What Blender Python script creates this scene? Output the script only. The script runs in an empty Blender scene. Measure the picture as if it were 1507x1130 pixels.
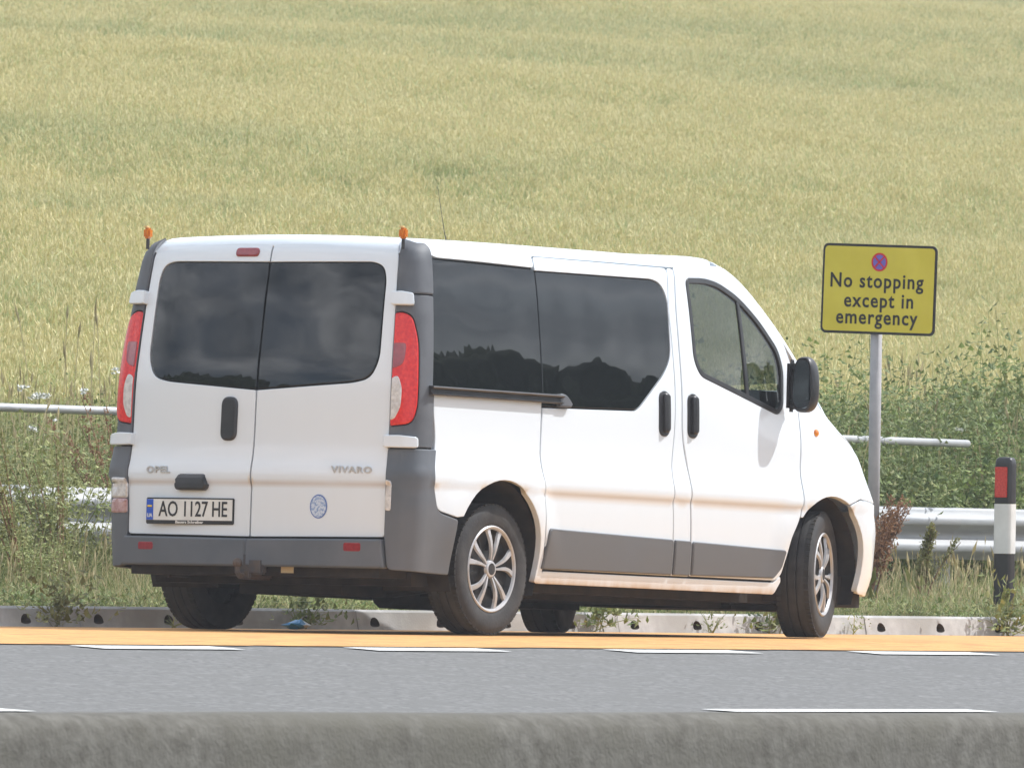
import bpy, bmesh, math, random
import numpy as np
from mathutils import Vector, Matrix, Euler
from mathutils import noise as mnoise
from mathutils.geometry import delaunay_2d_cdt
R=math.radians
sc=bpy.context.scene
rng=np.random.default_rng(7); random.seed(7)
# ---------------------------------------------------------------- camera
YAW,PIT,ROLL=R(33.56),R(0.780),R(0.941)
CAM=Vector((-56.625,-38.558,.323))
f=Vector((math.cos(YAW)*math.cos(PIT),math.sin(YAW)*math.cos(PIT),math.sin(PIT)))
r=Vector((math.sin(YAW),-math.cos(YAW),0)); u=r.cross(f)
r2=math.cos(ROLL)*r+math.sin(ROLL)*u; u2=-math.sin(ROLL)*r+math.cos(ROLL)*u
cd=bpy.data.cameras.new('camera'); cam=bpy.data.objects.new('camera',cd); sc.collection.objects.link(cam)
m=Matrix((r2,u2,-f)).transposed().to_4x4(); m.translation=CAM; cam.matrix_world=m
cd.sensor_width=36; cd.lens=36*20000/1507; cd.clip_start=.5; cd.clip_end=3000
cd.dof.use_dof=True; cd.dof.focus_distance=69; cd.dof.aperture_fstop=27
sc.camera=cam
# ---------------------------------------------------------------- light
SUNV=Vector((.56,-.39,.78)).normalized()          # towards the sun
sd=bpy.data.lights.new('sun','SUN'); sd.energy=3.6; sd.angle=R(.6); sd.color=(1,.994,.985)
so=bpy.data.objects.new('sun',sd); sc.collection.objects.link(so)
so.rotation_euler=(-SUNV).to_track_quat('-Z','Y').to_euler(); so.location=(0,0,60)
wd=bpy.data.worlds.new('World'); sc.world=wd; wd.use_nodes=True
nt=wd.node_tree; nt.nodes.clear()
N=lambda t,**k:(lambda n:[setattr(n,a,b) for a,b in k.items()] and n or n)(nt.nodes.new(t))
out=N('ShaderNodeOutputWorld'); bg=N('ShaderNodeBackground'); sky=N('ShaderNodeTexSky',sky_type='NISHITA')
sky.sun_disc=False; sky.sun_elevation=math.asin(SUNV.z); sky.sun_rotation=math.atan2(SUNV.x,SUNV.y)
sky.air_density=1.0; sky.dust_density=1.5; sky.ozone_density=1.0
tc=N('ShaderNodeTexCoord'); mp=N('ShaderNodeMapping'); mp.inputs['Scale'].default_value=(1,1,2.6)
cn=N('ShaderNodeTexNoise'); cn.inputs['Scale'].default_value=3.6; cn.inputs['Detail'].default_value=7; cn.inputs['Roughness'].default_value=.58
cr=N('ShaderNodeValToRGB'); cr.color_ramp.elements[0].position=.36; cr.color_ramp.elements[1].position=.56
cn2=N('ShaderNodeTexNoise'); cn2.inputs['Scale'].default_value=8; cn2.inputs['Detail'].default_value=5
cc=N('ShaderNodeValToRGB'); cc.color_ramp.elements[0].position=.35; cc.color_ramp.elements[0].color=(3.2,3.7,4.4,1); cc.color_ramp.elements[1].position=.68; cc.color_ramp.elements[1].color=(14.5,15,15.8,1)
mx=N('ShaderNodeMix',data_type='RGBA')
L=nt.links.new
L(tc.outputs['Generated'],mp.inputs['Vector']); L(mp.outputs[0],cn.inputs['Vector']); L(mp.outputs[0],cn2.inputs['Vector'])
L(cn.outputs['Fac'],cr.inputs[0]); L(cn2.outputs['Fac'],cc.inputs[0])
L(cr.outputs[0],mx.inputs['Factor']); L(sky.outputs[0],mx.inputs['A']); L(cc.outputs[0],mx.inputs['B'])
L(mx.outputs['Result'],bg.inputs['Color']); bg.inputs['Strength'].default_value=.135; L(bg.outputs[0],out.inputs['Surface'])
sc.view_settings.view_transform='Standard'; sc.view_settings.look='None'; sc.view_settings.exposure=0.30; sc.view_settings.gamma=1
sc.view_settings.use_curve_mapping=False
# ---------------------------------------------------------------- helpers
COL=sc.collection
def tag(o,label=None,cat=None,group=None,kind=None):
    if label: o['label']=label
    if cat: o['category']=cat
    if group: o['group']=group
    if kind: o['kind']=kind
    return o
def empty(name,loc=(0,0,0),rot=(0,0,0),parent=None):
    o=bpy.data.objects.new(name,None); o.empty_display_size=.1; COL.objects.link(o); o.location=loc; o.rotation_euler=rot; o.parent=parent; return o
def mesh(name,v,fc,mat=None,parent=None,smooth=False,mats=None,midx=None,link=True):
    me=bpy.data.meshes.new(name); me.from_pydata([tuple(map(float,p)) for p in v],[],[tuple(map(int,q)) for q in fc])
    for mm in (mats or ([mat] if mat else [])): me.materials.append(mm)
    if midx is not None: me.polygons.foreach_set('material_index',np.array(midx,dtype=np.int32))
    if smooth: me.polygons.foreach_set('use_smooth',[True]*len(me.polygons))
    me.update(); o=bpy.data.objects.new(name,me)
    if link: COL.objects.link(o)
    o.parent=parent; return o
class MB:
    def __init__(s): s.v=[];s.f=[];s.m=[]
    def add(s,v,fc,m=0):
        b=len(s.v); s.v+= [tuple(p) for p in v]; s.f+=[tuple(i+b for i in q) for q in fc]; s.m+=[m]*len(fc); return s
    def box(s,c,d,m=0,rot=None,bev=.0):
        x,y,z=[a/2 for a in d]
        if bev<=0:
            v=[Vector((i*x,j*y,k*z)) for i in (-1,1) for j in (-1,1) for k in (-1,1)]
            fc=[(0,1,3,2),(4,6,7,5),(0,4,5,1),(2,3,7,6),(0,2,6,4),(1,5,7,3)]
        else:
            bm=bmesh.new(); bmesh.ops.create_cube(bm,size=1)
            for q in bm.verts: q.co=Vector((q.co.x*2*x,q.co.y*2*y,q.co.z*2*z))
            bmesh.ops.bevel(bm,geom=bm.edges[:],offset=bev,segments=2,affect='EDGES')
            v=[q.co.copy() for q in bm.verts]; bm.verts.index_update(); fc=[[q.index for q in ff.verts] for ff in bm.faces]; bm.free()
        if rot is not None: M=Euler(rot).to_matrix(); v=[M@q for q in v]
        c=Vector(c); return s.add([q+c for q in v],fc,m)
    def tube(s,pts,rad,n=10,m=0,cap=True):
        pts=[Vector(p) for p in pts]; rads=rad if hasattr(rad,'__len__') else [rad]*len(pts); v=[];fc=[]
        up=None
        for i,p in enumerate(pts):
            d=(pts[min(i+1,len(pts)-1)]-pts[max(i-1,0)]).normalized()
            if up is None: up=Vector((0,0,1)) if abs(d.z)<.9 else Vector((1,0,0))
            a=d.cross(up).normalized(); b=a.cross(d); up=b
            for k in range(n):
                t=2*math.pi*k/n; v.append(p+(a*math.cos(t)+b*math.sin(t))*rads[i])
        for i in range(len(pts)-1):
            for k in range(n):
                fc.append((i*n+k,i*n+(k+1)%n,(i+1)*n+(k+1)%n,(i+1)*n+k))
        if cap: fc.append(tuple(range(n))[::-1]); fc.append(tuple((len(pts)-1)*n+k for k in range(n)))
        return s.add(v,fc,m)
    def lathe_y(s,prof,n=48,c=(0,0,0),m=0):      # profile (r, y) revolved about the Y axis
        v=[];fc=[];k=len(prof)
        for i in range(n):
            t=2*math.pi*i/n
            for rr,y in prof: v.append((c[0]+rr*math.cos(t),c[1]+y,c[2]+rr*math.sin(t)))
        for i in range(n):
            for j in range(k-1): fc.append((i*k+j,((i+1)%n)*k+j,((i+1)%n)*k+j+1,i*k+j+1))
        return s.add(v,fc,m)
    def build(s,name,mats,parent=None,smooth=False,link=True):
        if not isinstance(mats,(list,tuple)): mats=[mats]
        return mesh(name,s.v,s.f,parent=parent,smooth=smooth,mats=mats,midx=s.m,link=link)
def sharp(o,ang=35):
    me=o.data; me.polygons.foreach_set('use_smooth',[True]*len(me.polygons)); me.set_sharp_from_angle(angle=R(ang)); return o
# ---------------------------------------------------------------- materials
MATS={}
def mat(name,c1,c2=None,rough=.6,scale=8,metal=0,bump=0,bscale=None,spec=.5,coat=0,detail=4,lo=.35,hi=.65,world=False,stretch=None,transl=0,rnd=0,c3=None):
    if name in MATS: return MATS[name]
    m=bpy.data.materials.new(name); m.use_nodes=True; t=m.node_tree; b=t.nodes['Principled BSDF']; l=t.links.new
    b.inputs['Roughness'].default_value=rough; b.inputs['Metallic'].default_value=metal; b.inputs['Specular IOR Level'].default_value=spec
    b.inputs['Coat Weight'].default_value=coat; b.inputs['Coat Roughness'].default_value=.04
    if world: co=t.nodes.new('ShaderNodeNewGeometry').outputs['Position']
    else: co=t.nodes.new('ShaderNodeTexCoord').outputs['Object']
    if stretch:
        mp=t.nodes.new('ShaderNodeMapping'); mp.inputs['Scale'].default_value=stretch[:3]
        if len(stretch)>3: mp.inputs['Rotation'].default_value=(0,0,stretch[3])
        l(co,mp.inputs[0]); co=mp.outputs[0]
    col=None
    if c2:
        n=t.nodes.new('ShaderNodeTexNoise'); n.inputs['Scale'].default_value=scale; n.inputs['Detail'].default_value=detail; l(co,n.inputs['Vector'])
        rp=t.nodes.new('ShaderNodeValToRGB'); rp.color_ramp.elements[0].position=lo; rp.color_ramp.elements[1].position=hi
        rp.color_ramp.elements[0].color=(*c1,1); rp.color_ramp.elements[1].color=(*c2,1)
        l(n.outputs['Fac'],rp.inputs[0]); col=rp.outputs[0]
        if c3:
            n3=t.nodes.new('ShaderNodeTexNoise'); n3.inputs['Scale'].default_value=scale*.17; n3.inputs['Detail'].default_value=3; l(co,n3.inputs['Vector'])
            r3=t.nodes.new('ShaderNodeValToRGB'); r3.color_ramp.elements[0].position=.45; r3.color_ramp.elements[1].position=.62; l(n3.outputs['Fac'],r3.inputs[0])
            x=t.nodes.new('ShaderNodeMix'); x.data_type='RGBA'; l(r3.outputs[0],x.inputs['Factor']); l(col,x.inputs['A']); x.inputs['B'].default_value=(*c3,1); col=x.outputs['Result']
        l(col,b.inputs['Base Color'])
    else: b.inputs['Base Color'].default_value=(*c1,1)
    if rnd and col is not None:
        oi=t.nodes.new('ShaderNodeObjectInfo'); hs=t.nodes.new('ShaderNodeHueSaturation'); mr=t.nodes.new('ShaderNodeMapRange')
        mr.inputs['To Min'].default_value=1-rnd; mr.inputs['To Max'].default_value=1+rnd; l(oi.outputs['Random'],mr.inputs['Value']); l(mr.outputs[0],hs.inputs['Value']); l(col,hs.inputs['Color']); l(hs.outputs[0],b.inputs['Base Color']); col=hs.outputs[0]
    if bump:
        n2=t.nodes.new('ShaderNodeTexNoise'); n2.inputs['Scale'].default_value=bscale or scale*4; n2.inputs['Detail'].default_value=4; l(co,n2.inputs['Vector'])
        bp=t.nodes.new('ShaderNodeBump'); bp.inputs['Strength'].default_value=bump; bp.inputs['Distance'].default_value=.01; l(n2.outputs['Fac'],bp.inputs['Height']); l(bp.outputs[0],b.inputs['Normal'])
    if transl:
        tr=t.nodes.new('ShaderNodeBsdfTranslucent'); ms=t.nodes.new('ShaderNodeMixShader'); ms.inputs[0].default_value=transl
        if col is not None: l(col,tr.inputs[0])
        else: tr.inputs[0].default_value=(*c1,1)
        l(b.outputs[0],ms.inputs[1]); l(tr.outputs[0],ms.inputs[2]); l(ms.outputs[0],t.nodes['Material Output'].inputs['Surface'])
    MATS[name]=m; return m
def glass(name,tint,ior=1.5,rough=.01,base=(.01,.012,.012),opaque=0.,wob=.0):
    m=bpy.data.materials.new(name); m.use_nodes=True; t=m.node_tree; t.nodes.clear(); l=t.links.new
    o=t.nodes.new('ShaderNodeOutputMaterial'); tr=t.nodes.new('ShaderNodeBsdfTransparent'); tr.inputs[0].default_value=(*tint,1)
    df=t.nodes.new('ShaderNodeBsdfDiffuse'); df.inputs[0].default_value=(*base,1)
    mm=t.nodes.new('ShaderNodeMixShader'); mm.inputs[0].default_value=opaque; l(tr.outputs[0],mm.inputs[1]); l(df.outputs[0],mm.inputs[2])
    g=t.nodes.new('ShaderNodeBsdfGlossy'); g.inputs['Roughness'].default_value=rough; fr=t.nodes.new('ShaderNodeFresnel'); gm=t.nodes.new('ShaderNodeNewGeometry');mr=t.nodes.new('ShaderNodeMapRange')
    mr.inputs['To Min'].default_value=ior;mr.inputs['To Max'].default_value=1/ior;l(gm.outputs['Backfacing'],mr.inputs['Value']);l(mr.outputs[0],fr.inputs['IOR'])
    ms=t.nodes.new('ShaderNodeMixShader'); l(fr.outputs[0],ms.inputs[0]); l(mm.outputs[0],ms.inputs[1]); l(g.outputs[0],ms.inputs[2]); l(ms.outputs[0],o.inputs['Surface'])
    if wob:
        n=t.nodes.new('ShaderNodeTexNoise'); n.inputs['Scale'].default_value=2.2; n.inputs['Detail'].default_value=1; tcn=t.nodes.new('ShaderNodeTexCoord'); l(tcn.outputs['Object'],n.inputs['Vector'])
        bp=t.nodes.new('ShaderNodeBump'); bp.inputs['Strength'].default_value=wob; bp.inputs['Distance'].default_value=.02; l(n.outputs['Fac'],bp.inputs['Height'])
        l(bp.outputs[0],g.inputs['Normal']); l(bp.outputs[0],fr.inputs['Normal'])
    return m
def paint():
    m=bpy.data.materials.new('white_paint'); m.use_nodes=True; t=m.node_tree; b=t.nodes['Principled BSDF']; l=t.links.new
    b.inputs['Roughness'].default_value=.32; b.inputs['Coat Weight'].default_value=.6; b.inputs['Coat Roughness'].default_value=.05
    tc=t.nodes.new('ShaderNodeTexCoord'); sx=t.nodes.new('ShaderNodeSeparateXYZ'); l(tc.outputs['Object'],sx.inputs[0])
    def M(op,a,bv,cl=False):
        n=t.nodes.new('ShaderNodeMath'); n.operation=op; n.use_clamp=cl
        if op=='MULTIPLY_ADD': n.inputs[2].default_value=.25
        for i,q in enumerate((a,bv)):
            if q is None: continue
            if isinstance(q,(int,float)): n.inputs[i].default_value=q
            else: l(q,n.inputs[i])
        return n.outputs[0]
    def band(z,h0,h1,w):   # 1 at z0, fades over w
        d=M('ABSOLUTE',M('SUBTRACT',z,h0),None); return M('SUBTRACT',1,M('DIVIDE',M('SUBTRACT',d,h1),w),True)
    n=t.nodes.new('ShaderNodeTexNoise'); n.inputs['Scale'].default_value=1.7; n.inputs['Detail'].default_value=5; l(tc.outputs['Object'],n.inputs['Vector'])
    mp=t.nodes.new('ShaderNodeMapping'); mp.inputs['Scale'].default_value=(9,9,1.2); l(tc.outputs['Object'],mp.inputs[0])
    n2=t.nodes.new('ShaderNodeTexNoise'); n2.inputs['Scale'].default_value=1.5; n2.inputs['Detail'].default_value=6; l(mp.outputs[0],n2.inputs['Vector'])
    z=sx.outputs['Z']
    crease=M('MULTIPLY',M('MULTIPLY',band(z,.716,.002,.022),.85),M('MULTIPLY',n.outputs['Fac'],1.5),True)
    sill=M('MULTIPLY',M('SUBTRACT',1,M('DIVIDE',M('SUBTRACT',z,.235),.075),True),M('MULTIPLY',n2.outputs['Fac'],2.0),True)
    low=M('MULTIPLY',M('SUBTRACT',1,M('DIVIDE',M('SUBTRACT',z,.25),1.0),True),M('MULTIPLY',n2.outputs['Fac'],.20),True)
    film=M('ADD',M('MULTIPLY',n.outputs['Fac'],.03),low,True)
    x=t.nodes.new('ShaderNodeMix'); x.data_type='RGBA'; l(film,x.inputs['Factor']); x.inputs['A'].default_value=(.73,.785,.83,1); x.inputs['B'].default_value=(.55,.53,.49,1)
    x2=t.nodes.new('ShaderNodeMix'); x2.data_type='RGBA'; l(M('MAXIMUM',M('MULTIPLY',crease,M('MULTIPLY_ADD',M('LESS_THAN',sx.outputs['X'],-.78),.42)),sill),x2.inputs['Factor']); l(x.outputs['Result'],x2.inputs['A']); x2.inputs['B'].default_value=(.42,.26,.12,1)
    l(x2.outputs['Result'],b.inputs['Base Color']); return m
P_WHITE=paint()
P_GREY=mat('grey_plastic',(.085,.092,.104),(.115,.123,.136),rough=.55,scale=6,bump=.15,bscale=300)
P_GREYL=mat('bumper_plastic',(.085,.100,.118),(.118,.130,.148),rough=.55,scale=4,bump=.15,bscale=300,c3=(.115,.118,.122))
P_BLACK=mat('black_plastic',(.018,.018,.02),(.03,.03,.032),rough=.35,scale=10)
P_MATT=mat('dark_underbody',(.014,.012,.011),(.035,.027,.02),rough=.9,scale=9)
P_RUBBER=mat('tyre_rubber',(.025,.025,.027),(.043,.042,.041),rough=.8,scale=14,bump=.2,bscale=80)
P_TREAD=mat('tread_rubber',(.02,.02,.021),(.035,.033,.03),rough=.85,scale=20)
P_SILVER=mat('silver_hubcap',(.52,.52,.53),(.40,.40,.40),rough=.4,scale=18,metal=.35)
P_HUBD=mat('dark_hub_recess',(.012,.012,.013),(.03,.028,.026),rough=.5,scale=20)
P_SHELL=mat('shut_line_black',(.012,.012,.013),rough=.8)
P_RED=mat('red_lens',(.62,.008,.010),(.78,.03,.02),rough=.2,scale=60,coat=.4,spec=.4,bump=.25,bscale=120)
P_REDD=mat('dark_red_lens',(.22,.012,.02),(.30,.02,.03),rough=.15,scale=60,coat=1)
P_CLEAR=mat('clear_lens',(.52,.50,.49),(.72,.70,.68),rough=.1,scale=45,coat=1,spec=.9,bump=.3,bscale=70)
P_AMBER=mat('amber_lens',(.75,.20,.01),(.85,.32,.03),rough=.15,scale=50,coat=1)
P_TINT=glass('privacy_glass',(.03,.035,.035),ior=1.62,base=(.006,.009,.011),opaque=.6,wob=.25)
P_CAB=glass('cab_glass',(.43,.48,.47),ior=1.6)
P_INT=mat('interior_dark',(.02,.021,.023),(.045,.045,.047),rough=.8,scale=12)
P_CHROME=mat('badge_chrome',(.62,.62,.63),rough=.30,metal=.6)
P_PLATEW=mat('plate_white',(.74,.75,.72),(.66,.66,.63),rough=.4,scale=12)
P_BLUE=mat('plate_blue',(.02,.09,.50),rough=.4)
P_YEL=mat('flag_yellow',(.80,.55,.03),rough=.5)
P_INK=mat('black_ink',(.015,.015,.017),rough=.5)

# ---------------------------------------------------------------- van body surface
def pch(xs,ys):
    xs=np.array(xs,float);ys=np.array(ys,float);h=np.diff(xs);d=np.diff(ys)/h
    m=np.zeros(len(xs));m[0]=d[0];m[-1]=d[-1]
    for i in range(1,len(xs)-1):
        if d[i-1]*d[i]>0:
            w1=2*h[i]+h[i-1];w2=h[i]+2*h[i-1];m[i]=(w1+w2)/(w1/d[i-1]+w2/d[i])
    def f(x):
        x=np.clip(x,xs[0],xs[-1]);i=np.clip(np.searchsorted(xs,x)-1,0,len(h)-1)
        t=(x-xs[i])/h[i];t2=t*t;t3=t2*t
        return (2*t3-3*t2+1)*ys[i]+(t3-2*t2+t)*h[i]*m[i]+(-2*t3+3*t2)*ys[i+1]+(t3-t2)*h[i]*m[i+1]
    return f
SW=pch([.15,.28,.5,.68,.705,.735,.76,.84,.90,.97,1.17,1.30,1.5,1.70,1.83,2.1],
       [.885,.908,.930,.939,.939,.950,.953,.941,.932,.928,.923,.915,.897,.873,.853,.80])
SR=pch([.2,.45,.66,.715,.735,.76,.84,.90,1.2,1.5,1.8,1.93,2.1],
       [-.85,-.85,-.848,-.846,-.862,-.862,-.846,-.838,-.825,-.79,-.742,-.715,-.66])
ST=pch([-1,-.7,0,1,1.7,2.05,2.2,2.32,2.45,2.62,2.8,2.95,3.08,3.2,3.4,3.6,3.75,3.86,3.95],
       [1.955,1.965,1.978,1.985,1.988,2.000,1.978,1.935,1.866,1.752,1.617,1.495,1.38,1.285,1.19,1.09,.99,.87,.6])
SF=pch([.2,.3,.4,.6,.75,.9,1.0,1.2],[3.83,3.89,3.93,3.935,3.89,3.81,3.74,3.5])
def smax(a,b,k):
    h=np.maximum(k-np.abs(a-b),0)/k
    return np.maximum(a,b)+h*h*k/4
def sst(a,b,x):
    t=np.clip((x-a)/(b-a),0,1);return t*t*(3-2*t)
def fbody(p):
    x,y,z=p[...,0],p[...,1],p[...,2];ay=np.abs(y)
    w=SW(z)
    w=w-.05*np.clip((x-2.3)/1.6,0,1)**2-.004*np.clip((.2-x)/1.0,0,1)**2
    up=sst(1.0,1.3,z)*np.clip((x-1.7)/1.3,0,1)**2*.05
    w=w-up
    for cx,cz in ((-.02,.37),(3.09,.395)):
        r=np.sqrt((x-cx)**2+(z-cz)**2)
        w=w+.022*(1-sst(.43,.60,r))*sst(.3,.6,z)
    side=ay-w
    rear=SR(z)+.05*(ay/.765)**2.2-x
    front=x-(SF(z)-.12*(ay/.9)**2)
    top=z-(ST(x)-.035*ay**2)
    g=smax(side,rear,.10)
    g=smax(g,front,.38)
    return smax(g,top,.11)
PX,PY=-.62,-.72      # rear corner pivot
QX,QY=3.50,-.45      # front corner pivot
RC=.2;RQ=.45
def zp(x): return ST(x)-.18
def mapuv(u,v,off=0.,inv=False):
    """perimetric panel coordinates (u along the plan outline, v up) -> point on the body"""
    u=np.asarray(u,float);v=np.asarray(v,float)
    o=np.zeros(u.shape+(3,));d=np.zeros(u.shape+(3,))
    # plain side
    m=(u>=PX)&(u<=QX)
    z0=zp(u);fan=np.maximum(v-z0,0)/.3
    o[m]=np.stack([u,np.full_like(u,-.55),np.minimum(v,z0)],-1)[m]
    d[m]=np.stack([0*u,-np.cos(fan),np.sin(fan)],-1)[m]
    mf=m&(fan>math.pi/2)
    yy=-.55+(fan-math.pi/2)*.3
    o[mf]=np.stack([u,yy,z0-.3],-1)[mf]; d[mf]=(0,0,1)
    # rear corner / rear
    ph=(PX-u)/RC
    m2=(u<PX)&(ph<=math.pi/2)
    o[m2]=np.stack([0*u+PX,0*u+PY,v],-1)[m2];d[m2]=np.stack([-np.sin(ph),-np.cos(ph),0*u],-1)[m2]
    m3=(u<PX)&(ph>math.pi/2)
    yr=PY+(PX-u-RC*math.pi/2)
    o[m3]=np.stack([0*u+PX,yr,v],-1)[m3];d[m3]=(-1,0,0)
    pq=(u-QX)/RQ
    m4=(u>QX)&(pq<=math.pi/2)
    o[m4]=np.stack([0*u+QX,0*u+QY,v],-1)[m4];d[m4]=np.stack([np.sin(pq),-np.cos(pq),0*u],-1)[m4]
    m5=(u>QX)&(pq>math.pi/2)
    yq=QY+(u-QX-RQ*math.pi/2)
    o[m5]=np.stack([0*u+QX,yq,v],-1)[m5];d[m5]=(1,0,0)
    return cast(o,d,off)
def maptop(x,y,off=0.):
    x=np.asarray(x,float);y=np.asarray(y,float)
    o=np.stack([x,y,ST(x)-.3],-1);d=np.zeros_like(o);d[...,2]=1
    return cast(o,d,off)
def cast(o,d,off=0.):
    lo=np.zeros(o.shape[:-1]);hi=lo+1.4
    for i in range(34):
        mid=(lo+hi)/2;ins=fbody(o+d*mid[...,None])<0
        lo=np.where(ins,mid,lo);hi=np.where(ins,hi,mid)
    p=o+d*lo[...,None]
    return p+grad(p)*off
def grad(p):
    e=2e-3;g=np.zeros_like(p)
    for i in range(3):
        q=p.copy();q[...,i]+=e;r=p.copy();r[...,i]-=e
        g[...,i]=fbody(q)-fbody(r)
    return g/np.maximum(np.linalg.norm(g,axis=-1,keepdims=True),1e-9)
def invuv(p):
    x,y,z=p
    if x<PX:
        if y>PY: return (PX-RC*math.pi/2-(y-PY), z)
        return (PX-RC*math.atan2(PX-x,PY-y), z)
    if x>QX:
        if y>QY: return (QX+RQ*math.pi/2+(y-QY),z)
        return (QX+RQ*math.atan2(x-QX,QY-y),z)
    z0=float(zp(x))
    if z<=z0: return (x,z)
    if y<-.55: return (x,z0+.3*math.atan2(z-z0,-.55-y))
    return (x,z0+.3*math.pi/2+(y+.55))

# ---------------------------------------------------------------- panels cut out of that surface
def roundpoly(pts,rad=.02):
    n=len(pts);o=[]
    for i in range(n):
        p0=np.array(pts[i-1][:2],float);p=np.array(pts[i][:2],float);p1=np.array(pts[(i+1)%n][:2],float)
        rr=pts[i][2] if len(pts[i])>2 else rad
        a=p0-p;b=p1-p;la=np.linalg.norm(a);lb=np.linalg.norm(b)
        t=min(rr,la*.48,lb*.48)
        if t<1e-4: o.append(p);continue
        A=p+a/la*t;B=p+b/lb*t;k=6 if t>.03 else 4
        for j in range(k+1):
            s=j/k;o.append((1-s)**2*A+2*s*(1-s)*p+s*s*B)
    return np.array(o)
def resample(P,step):
    o=[]
    for i in range(len(P)):
        a=P[i];b=P[(i+1)%len(P)];l=np.linalg.norm(b-a)
        if l<1e-5: continue
        k=max(1,int(math.ceil(l/step)))
        for j in range(k): o.append(a+(b-a)*j/k)
    return np.array(o)
def area(P): x,y=P[:,0],P[:,1]; return .5*np.sum(x*np.roll(y,-1)-np.roll(x,-1)*y)
def inset(P,e):
    a=P-np.roll(P,1,0);b=np.roll(P,-1,0)-P
    a/=np.maximum(np.linalg.norm(a,axis=1,keepdims=True),1e-9);b/=np.maximum(np.linalg.norm(b,axis=1,keepdims=True),1e-9)
    na=np.stack([-a[:,1],a[:,0]],1);nb=np.stack([-b[:,1],b[:,0]],1);n=na+nb
    ln=np.linalg.norm(n,axis=1,keepdims=True);n/=np.maximum(ln,.3);k=1/np.maximum((n*na).sum(1,keepdims=True),.5)
    return P+n*k*e
def inpoly(q,P):
    x,y=q[:,0:1],q[:,1:2];x0,y0=P[:,0],P[:,1];x1,y1=np.roll(x0,-1),np.roll(y0,-1)
    c=((y0>y)!=(y1>y))&(x<(x1-x0)*(y-y0)/np.where(y1==y0,1e-12,y1-y0)+x0)
    return c.sum(1)%2==1
def dist(q,P):
    a=P;b=np.roll(P,-1,0);d=b-a;l2=np.maximum((d**2).sum(1),1e-12)
    w=q[:,None,:]-a[None];t=np.clip((w*d[None]).sum(2)/l2,0,1)
    return np.sqrt((((w-t[...,None]*d[None])**2).sum(2)).min(1))
def roofmap(x,s,off=0.):
    x=np.asarray(x,float);s=np.asarray(s,float)
    z0=zp(x);t=np.abs(s);fan=np.clip((.55+.3*math.pi/2-t)/.3,0,math.pi/2);mid=t<.55
    dn=np.maximum(t-.55-.3*math.pi/2,0)
    o=np.stack([x,np.where(mid,-t,-.55),z0-dn-np.where(mid,.3,0)],-1);d=np.stack([0*x,np.where(mid,0,-np.cos(fan)),np.where(mid,1,np.sin(fan))],-1)
    p=cast(o,d,off);p[...,1]=np.where(s>0,-p[...,1],p[...,1]);return p
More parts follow.
